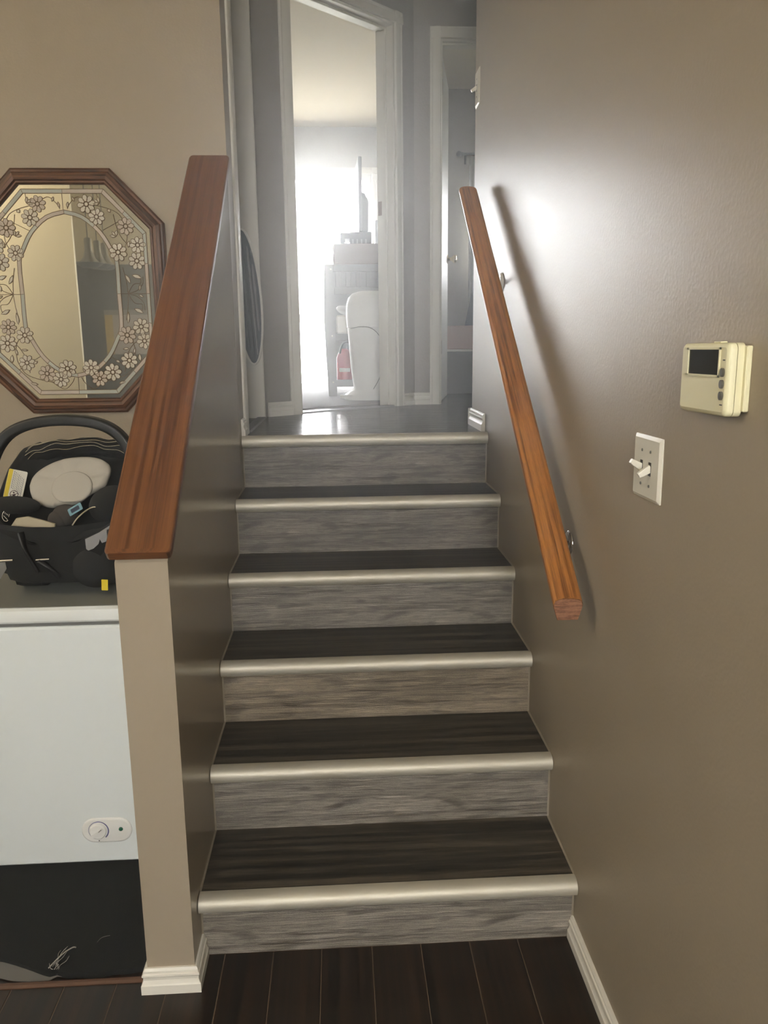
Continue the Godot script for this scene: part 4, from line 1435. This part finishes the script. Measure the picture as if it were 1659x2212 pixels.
	extr(st, oval(0.0025, 0.0025, 10, Vector2(0.0, -0.0235)), lc + lb.z * 0.0013, lb.x, lb.y, lb.z * 0.0005)
	extr(st, oval(0.0045, 0.003, 10, Vector2(0.002, -0.03), 2.0, 0.6), lc + lb.z * 0.0013, lb.x, lb.y, lb.z * 0.0005)
	obj("prohibition_sign", st, mat(rgb8(70, 26, 30), 0.6), wl)
	# small pale emblem on the left bolster
	st = begin()
	var eb := Basis(Vector3.BACK, deg_to_rad(-16)) * Basis(Vector3.RIGHT, deg_to_rad(-20))
	var ec := Vector3(-0.133, 0.22, 0.128)
	var em := []
	for q in [[-0.008, 0.012], [-0.0095, 0.004], [-0.007, -0.006], [0.0, -0.0125], [0.006, -0.013], [0.009, -0.009]]:
		em.append(ec + eb * Vector3(q[0], q[1], 0))
	tube(st, curve(em, 4), 0.0008, 5)
	for q in [[-0.005, 0.01, -0.004, 0.005], [-0.001, 0.008, 0.001, 0.004], [0.003, 0.007, 0.005, 0.003], [0.008, 0.008, 0.008, 0.0], [-0.006, 0.0, 0.007, -0.008]]:
		tube(st, [ec + eb * Vector3(q[0], q[1], 0), ec + eb * Vector3(q[2], q[3], 0)], 0.0007, 4)
	obj("emblem", st, M.plate, t)
	# front skirt with straps, chrome bar ends and side stickers
	st = begin()
	rings = []
	for i in 9:
		var y := lerpf(0.2, 0.045, i / 8.0)
		var ring := []
		for k in 21:
			var f := lerpf(-1, 1, k / 20.0)
			ring.append(Vector3(f * (0.2 - 0.03 * i / 8.0), y + 0.014 * f * f, 0.19 - 0.05 * f * f - 0.03 * pow(i / 8.0, 2.0) + 0.002 * sin(k * 1.9 + i)))
		rings.append(ring)
	loft(st, rings, false, false, false)
	obj("front_skirt", st, M.black, t)
	for q in [[-0.115, -0.112], [-0.02, 0.02]]:
		st = begin()
		tube(st, [Vector3(q[0] - 0.018, 0.112, 0.196), Vector3(q[0] + 0.018, 0.114, 0.198)], 0.0035, 8)
		obj("metal_bar", st, M.chrome, t)
	st = begin()
	var sp := []
	for q in [[-0.03, 0.11, 0.196], [-0.005, 0.09, 0.196], [0.01, 0.06, 0.18]]:
		sp.append(Vector3(q[0], q[1], q[2]))
	tube(st, curve(sp, 4), 0.006, 6, true, 2.0)
	sp = []
	for q in [[-0.07, 0.19, 0.2], [-0.06, 0.14, 0.202], [-0.04, 0.08, 0.19]]:
		sp.append(Vector3(q[0], q[1], q[2]))
	tube(st, curve(sp, 4), 0.005, 6, true, 2.4)
	obj("strap", st, M.black_plastic, t)
	st = begin()
	extr(st, poly([[-0.006, -0.018], [0.004, -0.026], [0.024, 0.004], [0.022, 0.026], [0.0, 0.03]]), Vector3(-0.148, 0.082, 0.178), Vector3.RIGHT, Vector3.UP, Vector3(0, 0, 0.002))
	obj("paper_sticker", st, M.grey, t)
	st = begin()
	var sb := Basis(Vector3.UP, deg_to_rad(30)) * Basis(Vector3.BACK, deg_to_rad(14))
	extr(st, poly([[-0.04, 0.014], [-0.046, -0.012], [-0.042, -0.018], [-0.028, -0.018], [-0.012, -0.011], [-0.005, 0.0], [-0.003, -0.012], [0.012, -0.012], [0.03, 0.0], [0.05, 0.03], [0.0, 0.018]]), Vector3(0.135, 0.165, 0.186), sb.x, sb.y, sb.z * 0.002)
	obj("pale_flap", st, M.grey_paint, t)
	st = begin()
	rings = []
	var fc := Vector3(0.108, 0.083, 0.158)
	lathe(st, [[0.064, -0.03], [0.066, 0.0], [0.06, 0.02], [0.03, 0.028], [0.0, 0.029]], fc, 28, 1.0, 0.95, Basis(Vector3.RIGHT, PI / 2) * Basis(Vector3.BACK, -0.3))
	obj("side_pod", st, M.dark_matte, t)
	st = begin()
	var hoop := []
	for i in 13:
		var a := lerpf(PI * 0.62, PI * 0.02, i / 12.0)
		hoop.append(fc + Vector3(cos(a) * 0.064, sin(a) * 0.063, 0.019))
	tube(st, hoop, 0.0011, 5)
	obj("pod_trim", st, M.grey, t)
	st = begin()
	extr(st, rrect(0.017, 0.03, 0.001), fc + Vector3(0.025, -0.048, 0.026), Basis(Vector3.BACK, -0.06).x, Basis(Vector3.BACK, -0.06).y, Vector3(0, 0, 0.0015))
	obj("yellow_sticker", st, M.yellow, t)

# ---------------------------------------------------------------- the rooms beyond
func beyond():
	var st
	var t
	# narrow oval ribbed basket hanging flat inside the left doorway
	t = thing("hanging_basket", "narrow oval grey ribbed basket with a pale rim hanging inside the left doorway", "basket", Vector3(-0.489, 1.652, -2.026))
	t.rotation.z = deg_to_rad(3.6)
	st = begin()
	var dish := []
	for q in [[1.0, 0.018], [0.985, 0.02], [0.95, 0.012], [0.6, 0.004], [0.02, 0.002]]:
		var ring := []
		var k := 0
		for v in oval(0.058, 0.29, 48):
			ring.append(Vector3(v.x * q[0], v.y * q[0], q[1]))
			k += 1
		dish.append(ring)
	loft(st, dish, true, false, true)
	obj("basket_panel", st, M.slate, t)
	for x in [-0.034, -0.016, 0.002, 0.02, 0.036]:
		st = begin()
		var hh := 0.27 * sqrt(1.0 - pow(x / 0.055, 2.0))
		var rp := []
		for i in 9:
			var y := lerpf(-hh, hh, i / 8.0)
			rp.append(Vector3(x, y, 0.006 + 0.004 * sin(i * 2.0 + x * 90.0)))
		tube(st, rp, 0.0055, 8)
		obj("basket_rib", st, M.grey_paint if x > 0.01 else M.slate, t)
	st = begin()
	var pts := []
	for v in oval(0.059, 0.291, 48):
		pts.append(Vector3(v.x, v.y, 0.016))
	pts.append(pts[0])
	tube(st, pts, 0.0055, 8, false, 1.0, Vector3(0, 0, 1))
	obj("basket_rim", st, M.trim, t)

	# rug on the floor of the bright room
	st = begin()
	extr(st, poly([[-1.2, 0.0], [0.55, 0.0], [0.55, 0.008], [-1.2, 0.008]]), Vector3(0, LAND, -5.55), Vector3.RIGHT, Vector3.UP, Vector3(0, 0, 1.0))
	face(st, [Vector3(-0.43, LAND + 0.008, -4.55), Vector3(0.34, LAND + 0.008, -4.55), Vector3(0.34, LAND + 0.008, -3.06), Vector3(-0.43, LAND + 0.008, -2.36)], Vector3.UP)
	face(st, [Vector3(0.34, LAND + 0.008, -3.06), Vector3(-0.43, LAND + 0.008, -2.36), Vector3(-0.43, LAND, -2.35), Vector3(0.34, LAND, -3.05)], Vector3(0.6, 0, 0.7))
	tag(obj("carpet", st, M.rug), "pale grey speckled carpet inside the bright room", "carpet")

	# changing table, side panel towards the viewer
	t = thing("changing_table", "grey painted changing table with open shelves in the bright room", "table", Vector3(-0.157, LAND + 0.008, -3.62))
	var H := 0.83
	var prof := poly([[0.0, 0.0], [-0.012, 0.25], [-0.02, 0.5], [-0.016, 0.7], [-0.008, H], [0.045, H], [0.05, 0.6], [0.052, 0.3], [0.054, 0.0]])
	for z in [0.0, -0.36]:
		st = begin()
		extr(st, prof, Vector3(0, 0, z), Vector3.RIGHT, Vector3.UP, Vector3(0, 0, 0.03))
		obj("leg", st, M.grey_paint, t)
		st = begin()
		bx(st, 0.44, 0, z, 0.49, H, z + 0.03)
		obj("leg", st, M.grey_paint, t)
	for y in [0.105, 0.4, 0.69]:
		st = begin()
		bx(st, 0.05, y - 0.045, 0.004, 0.44, y, 0.026)
		bx(st, 0.0, y - 0.02, -0.35, 0.46, y, 0.004)
		obj("shelf", st, M.grey_paint, t)
	st = begin()
	bx(st, 0.045, H - 0.045, 0.004, 0.44, H, 0.026)
	obj("top_rail", st, M.grey_paint, t)
	for x in [0.06, 0.125, 0.19, 0.255, 0.33]:
		st = begin()
		bx(st, x, 0.69, 0.006, x + 0.032, H - 0.045, 0.024)
		obj("slat", st, M.grey_paint, t)
	for y in [0.09, 0.385, 0.8]:
		st = begin()
		lathe(st, [[0.006, 0.0], [0.005, 0.003], [0.0, 0.004]], Vector3(0.03, y, 0.03), 10, 1, 1, Basis(Vector3.RIGHT, PI / 2))
		obj("bolt", st, M.trim, t)
	var ty := LAND + 0.008 + H
	# things on it
	st = begin()
	bx(st, -0.105, ty, -3.95, 0.3, ty + 0.125, -3.58, 0.006)
	for k in 3:
		bx(st, -0.112, ty + 0.02 + 0.035 * k, -3.93, -0.1, ty + 0.045 + 0.035 * k, -3.6, 0.004)
	tag(obj("storage_box", st, M.card), "grey-brown ribbed storage box on top of the changing table", "box")
	t = thing("printer", "dark desktop device on the storage box before the patio glare", "printer", Vector3(-0.06, ty + 0.126, -3.9))
	st = begin()
	bx(st, 0, 0, 0, 0.028, 0.075, 0.2, 0.004)
	bx(st, 0.06, 0, 0, 0.2, 0.085, 0.2, 0.004)
	bx(st, 0.0, 0.045, 0, 0.2, 0.08, 0.2, 0.004)
	bx(st, 0.0, 0.0, 0, 0.2, 0.016, 0.2, 0.002)
	obj("body", st, M.dark, t)
	st = begin()
	for k in 4:
		bx(st, 0.075 + 0.028 * k, 0.004, 0.2, 0.085 + 0.028 * k, 0.04, 0.203, 0.001)
	obj("grille", st, M.grey, t)
	t = thing("television", "thin dark flat screen turned edge-on against the patio door", "television", Vector3(0.062, ty + 0.219, -3.85))
	t.rotation.y = deg_to_rad(2.0)
	st = begin()
	bx(st, -0.002, 0.0, -0.34, 0.02, 0.46, 0.1, 0.004)
	obj("screen_panel", st, M.dark, t)
	st = begin()
	extr(st, poly([[0.018, 0.02], [0.062, 0.02], [0.066, 0.2], [0.045, 0.25], [0.018, 0.26]]), Vector3(0, 0, -0.2), Vector3.RIGHT, Vector3.UP, Vector3(0, 0, 0.22))
	obj("rear_housing", st, M.dark, t)
	st = begin()
	bx(st, -0.03, -0.006, -0.14, 0.075, 0.002, 0.06, 0.002)
	bx(st, 0.005, 0.0, -0.06, 0.02, 0.03, -0.03, 0.002)
	obj("foot", st, M.dark, t)
	t = thing("tote_bag", "pale grey upright bag with a loop handle beside the patio door", "bag", Vector3(0.235, ty + 0.0, -4.3))
	st = begin()
	bx(st, -0.045, -H - 0.0, -0.12, 0.11, 0.36, 0.1, 0.008)
	obj("bag_body", st, M.grey_paint, t)
	st = begin()
	tube(st, curve([Vector3(0.01, 0.35, 0.0), Vector3(0.025, 0.43, 0.0), Vector3(0.06, 0.44, 0.0), Vector3(0.085, 0.35, 0.0)], 5), 0.008, 8)
	obj("bag_handle", st, M.grey, t)
	# on its shelves
	st = begin()
	bx(st, -0.1, LAND + 0.408, -3.9, 0.06, LAND + 0.525, -3.61, 0.01)
	tag(obj("basket", st, M.trim), "white bin on the middle shelf of the changing table", "bin")
	st = begin()
	ball(st, Vector3(-0.03, LAND + 0.556, -3.72), Vector3(0.07, 0.03, 0.06), Basis(Vector3.BACK, -0.3), 14, 8)
	ball(st, Vector3(0.02, LAND + 0.556, -3.74), Vector3(0.05, 0.025, 0.05), Basis(Vector3.BACK, 0.2), 14, 8)
	tag(obj("cloth", st, M.white_plastic), "crumpled white cloth on top of the white bin", "cloth")
	t = thing("bottle", "red and dark bottle on the lowest shelf of the changing table", "bottle", Vector3(-0.05, LAND + 0.113, -3.68))
	st = begin()
	lathe(st, [[0.05, 0.0], [0.052, 0.01], [0.052, 0.14], [0.03, 0.19], [0.018, 0.2], [0.0, 0.201]], Vector3.ZERO, 20)
	obj("bottle_body", st, M.red, t)
	st = begin()
	lathe(st, [[0.02, 0.2], [0.02, 0.23], [0.0, 0.231]], Vector3.ZERO, 16)
	tube(st, curve([Vector3(-0.03, 0.17, 0.03), Vector3(-0.01, 0.23, 0.05), Vector3(0.04, 0.24, 0.04), Vector3(0.07, 0.2, 0.0), Vector3(0.07, 0.05, 0.0)], 4), 0.007, 8)
	obj("bottle_handle", st, M.dark, t)
	st = begin()
	bx(st, -0.035, 0.05, 0.03, 0.035, 0.075, 0.054, 0.002)
	obj("bottle_label", st, M.trim, t)
	# boards leaning at the back close the shelves towards the daylight
	st = begin()
	bx(st, -0.14, LAND + 0.07, -3.99, 0.3, LAND + 0.83, -3.975)
	obj("back_panel", st, M.grey_paint, get_node("changing_table")).position = Vector3(0.157, -LAND - 0.008, 3.62)

	# diaper pail
	t = thing("diaper_pail", "tall white domed diaper pail just inside the middle doorway", "bin", Vector3(0.115, LAND + 0.008, -3.24))
	st = begin()
	var rings := []
	for q in [[0.0, 0.172, 0.15, 0.0], [0.03, 0.17, 0.148, 0.0], [0.05, 0.145, 0.13, 0.005], [0.065, 0.125, 0.115, 0.01], [0.2, 0.132, 0.12, 0.0], [0.35, 0.142, 0.126, 0.0], [0.41, 0.146, 0.128, 0.0], [0.425, 0.147, 0.129, 0.0]]:
		var ring := []
		for v in oval(q[1], q[2], 40, Vector2(q[3], 0), 2.5):
			ring.append(Vector3(v.x, q[0], v.y))
		rings.append(ring)
	loft(st, rings)
	obj("pail_body", st, M.white_plastic, t)
	st = begin()
	rings = []
	for q in [[0.427, 0.152, 0.134], [0.5, 0.155, 0.136], [0.56, 0.152, 0.134], [0.6, 0.14, 0.124], [0.625, 0.115, 0.1], [0.638, 0.07, 0.065], [0.641, 0.0, 0.0]]:
		var ring := []
		for v in oval(q[1], q[2], 40, Vector2.ZERO, 2.5):
			ring.append(Vector3(v.x, q[0], v.y))
		rings.append(ring)
	loft(st, rings, true, true, false)
	obj("pail_lid", st, M.white_plastic, t)
	st = begin()
	var seam := curve([Vector3(-0.13, 0.42, 0.09), Vector3(-0.06, 0.43, 0.132), Vector3(0.0, 0.415, 0.132), Vector3(0.045, 0.36, 0.13), Vector3(0.055, 0.25, 0.126), Vector3(0.04, 0.14, 0.121), Vector3(0.0, 0.065, 0.118)], 5)
	tube(st, seam, 0.002, 5)
	obj("pail_seam", st, M.grey, t)
	st = begin()
	extr(st, oval(0.05, 0.04, 20), Vector3(-0.15, 0.012, 0.08), Vector3.RIGHT, Vector3.BACK, Vector3(0, 0.018, 0))
	obj("pedal", st, M.white_plastic, t)

	# right room: bench shelf, box, curtain
	t = thing("bench", "dark desk with a white top in the right room", "desk", Vector3(0.5, LAND, -4.15))
	st = begin()
	bx(st, 0.02, 0.285, -0.34, 1.0, 0.3, 0.37)
	obj("desk_top", st, M.trim, t)
	st = begin()
	bx(st, 0.04, 0.0, -0.3, 0.98, 0.285, 0.35)
	obj("desk_body", st, M.grey, t)
	st = begin()
	bx(st, 0.57, LAND + 0.301, -4.2, 0.865, LAND + 0.46, -3.9, 0.004)
	tag(obj("storage_box", st, M.tan_box), "dusty pink box on the white desk top of the right room", "box")
	wall("wall_room", "grey back wall of the right room behind the curtain", M.upper, [[0.46, LAND - 0.1, -4.72, 0.98, CEIL, -4.62], [0.98, LAND - 0.1, -4.72, 2.0, 2.0, -4.62], [0.98, 2.6, -4.72, 2.0, CEIL, -4.62], [2.0, LAND - 0.1, -4.72, 2.6, CEIL, -4.62]])
	t = thing("curtain_rod", "dark curtain rod with a ball finial in the right room", "curtain rod", Vector3(0.84, 2.82, -4.52))
	st = begin()
	tube(st, [Vector3(0.0, 0, 0), Vector3(1.4, 0, 0)], 0.009, 10)
	obj("rod", st, M.dark, t)
	st = begin()
	ball(st, Vector3(-0.012, 0, 0), Vector3(0.021, 0.021, 0.021))
	lathe(st, [[0.012, 0.0], [0.013, 0.008], [0.009, 0.02]], Vector3(0.005, 0, 0), 14, 1, 1, Basis(Vector3.BACK, -PI / 2))
	obj("finial", st, M.dark, t)
	st = begin()
	tube(st, [Vector3(0.05, 0, 0), Vector3(0.05, -0.01, -0.09)], 0.006, 8)
	bx(st, 0.042, -0.05, -0.1, 0.058, 0.01, -0.09)
	obj("rod_bracket", st, M.dark, t)
	t = thing("curtain", "white pleated curtain hanging from the dark rod", "curtain", Vector3(0.9, 2.81, -4.52))
	st = begin()
	rings = []
	for y in [0.0, -0.6, -1.3]:
		var ring := []
		for i in 60:
			ring.append(Vector3(0.005 + i * 0.007, y, 0.014 * sin(i * 0.9)))
		for i in range(59, -1, -1):
			ring.append(Vector3(0.005 + i * 0.007, y, 0.014 * sin(i * 0.9) - 0.002))
		rings.append(ring)
	loft(st, rings)
	obj("curtain_cloth", st, M.curtain, t)
	st = begin()
	rings = []
	for q in [[1.42, 0.86, 0.96], [1.6, 0.85, 0.95], [1.85, 0.9, 0.95], [2.1, 0.93, 0.95]]:
		var ring := []
		for i in 16:
			var a := TAU * i / 16
			ring.append(Vector3(lerpf(q[1], q[2] + 0.15, 0.5 + 0.5 * cos(a)), q[0], -4.3 + 0.05 * sin(a)))
		rings.append(ring)
	loft(st, rings)
	tag(obj("blue_garment", st, M.blue_cloth), "dark blue cloth hanging above the desk of the right room", "cloth")

	# deck with its railing outside the patio door
	var dk := thing("deck", "sunlit wooden deck outside the patio door", "deck", Vector3(0, LAND - 0.03, -5.8))
	grain = 0
	for k in 4:
		st = begin()
		bx(st, -2.2, -0.03, -0.135 * (k + 1) + 0.006, 1.4, 0.0, -0.135 * k)
		obj("deck_board", st, M.deck, dk)
	grain = 1
	var rl := thing("deck_railing", "orange wooden deck railing with upright balusters outside the patio door", "railing", Vector3(-0.0068, 1.109, -6.0))
	rl.scale = Vector3.ONE * 0.9275
	st = begin()
	bx(st, -2.2, 0.675, -0.07, -0.25, 0.69, 0.05)
	obj("top_board", st, M.deck, rl)
	st = begin()
	bx(st, -2.2, 0.61, -0.02, -0.262, 0.675, 0.02)
	obj("rail_board", st, M.deck, rl)
	for x in [-0.42, -0.6, -0.78, -0.96, -1.14, -1.32, -1.5]:
		st = begin()
		bx(st, x, -0.026, -0.018, x + 0.046, 0.609, 0.018)
		obj("baluster", st, M.deck, rl)
	st = begin()
	bx(st, -0.332, -0.026, -0.035, -0.262, 0.62, 0.035)
	obj("post", st, M.deck, rl)
	st = begin()
	extr(st, poly([[-0.262, 0.0], [-0.215, 0.0], [-0.25, 0.56], [-0.275, 0.6]]), Vector3(0, 0, 0.0), Vector3.RIGHT, Vector3.UP, Vector3(0, 0, 0.03))
	obj("stair_baluster", st, M.deck, rl)

	# lower hall, seen in the mirror only: pendants and a wall planner
	for k in 3:
		var pz: float = [3.0, 3.4, 3.8][k]
		var px: float = [-2.13, -2.17, -2.22][k]
		var py: float = [2.14, 2.17, 2.2][k]
		t = thing("pendant_lamp", ["nearest", "middle", "farthest"][k] + " of three grey metal pendant lamps reflected in the octagonal mirror", "lamp", Vector3(px, py, pz), "pendant lamps in the mirror")
		st = begin()
		lathe(st, [[0.07, 0.0], [0.075, 0.02], [0.05, 0.05], [0.036, 0.09], [0.03, 0.11], [0.03, 0.2], [0.012, 0.21], [0.0, 0.211]], Vector3.ZERO, 24)
		obj("shade", st, M.pewter, t)
		st = begin()
		lathe(st, [[0.06, -0.03], [0.09, -0.012], [0.115, 0.004], [0.115, 0.01], [0.08, 0.012], [0.0, 0.012]], Vector3.ZERO, 24)
		obj("glass_dish", st, M.slate, t)
		st = begin()
		tube(st, [Vector3(0, 0.2, 0), Vector3(0, CEIL - py, 0)], 0.004, 8)
		obj("cord", st, M.dark, t)
	for q in [[Vector3(-3.05, 2.75, 1.1), "globe lamp added to brighten the cream partition", 1.6], [Vector3(-3.3, 2.85, 3.7), "globe lamp added to brighten the ceiling beyond the partition", 0.15]]:
		t = thing("added_ceiling_lamp", "warm white " + q[1], "lamp", q[0])  # unseen lamps, added to brighten the reflected partition and ceiling
		st = begin()
		ball(st, Vector3.ZERO, Vector3(0.11, 0.11, 0.11))
		var em := mat(rgb8(255, 236, 200), 0.5)
		em.emission_enabled = true
		em.emission = rgb8(255, 214, 160)
		em.emission_energy_multiplier = 3.0
		obj("added_globe", st, em, t)
		st = begin()
		lathe(st, [[0.0, CEIL - q[0].y - 0.002], [0.06, CEIL - q[0].y - 0.002], [0.06, CEIL - q[0].y - 0.02], [0.01, CEIL - q[0].y - 0.03], [0.01, 0.1]], Vector3.ZERO, 20)
		obj("added_stem", st, M.pewter, t)
		var ol := OmniLight3D.new()
		ol.name = "added_light"
		ol.light_color = rgb8(255, 242, 220)
		ol.light_energy = q[2]
		ol.light_size = 0.1
		ol.omni_range = 12.0
		ol.omni_attenuation = 2.0
		ol.shadow_enabled = true
		t.add_child(ol)
	t = thing("wall_planner", "pale wall planner with a mustard strip reflected in the octagonal mirror", "poster", Vector3(-2.49, 1.4, 4.615))
	t.rotation.y = PI
	st = begin()
	bx(st, -0.46, 0, 0, -0.08, 0.4, 0.008)
	obj("sheet", st, M.paper, t)
	st = begin()
	bx(st, -0.08, 0, 0, 0.0, 0.4, 0.008)
	obj("colour_strip", st, M.mustard, t)
	st = begin()
	bx(st, -0.46, 0.4, 0, 0.0, 0.45, 0.014)
	obj("hanger_bar", st, M.grey, t)

func _ready():
	rng.seed = 1
	setup()
	make_materials()
	shell()
	stairs()
	freezer()
	car_seat()
	mirror()
	devices()
	beyond()
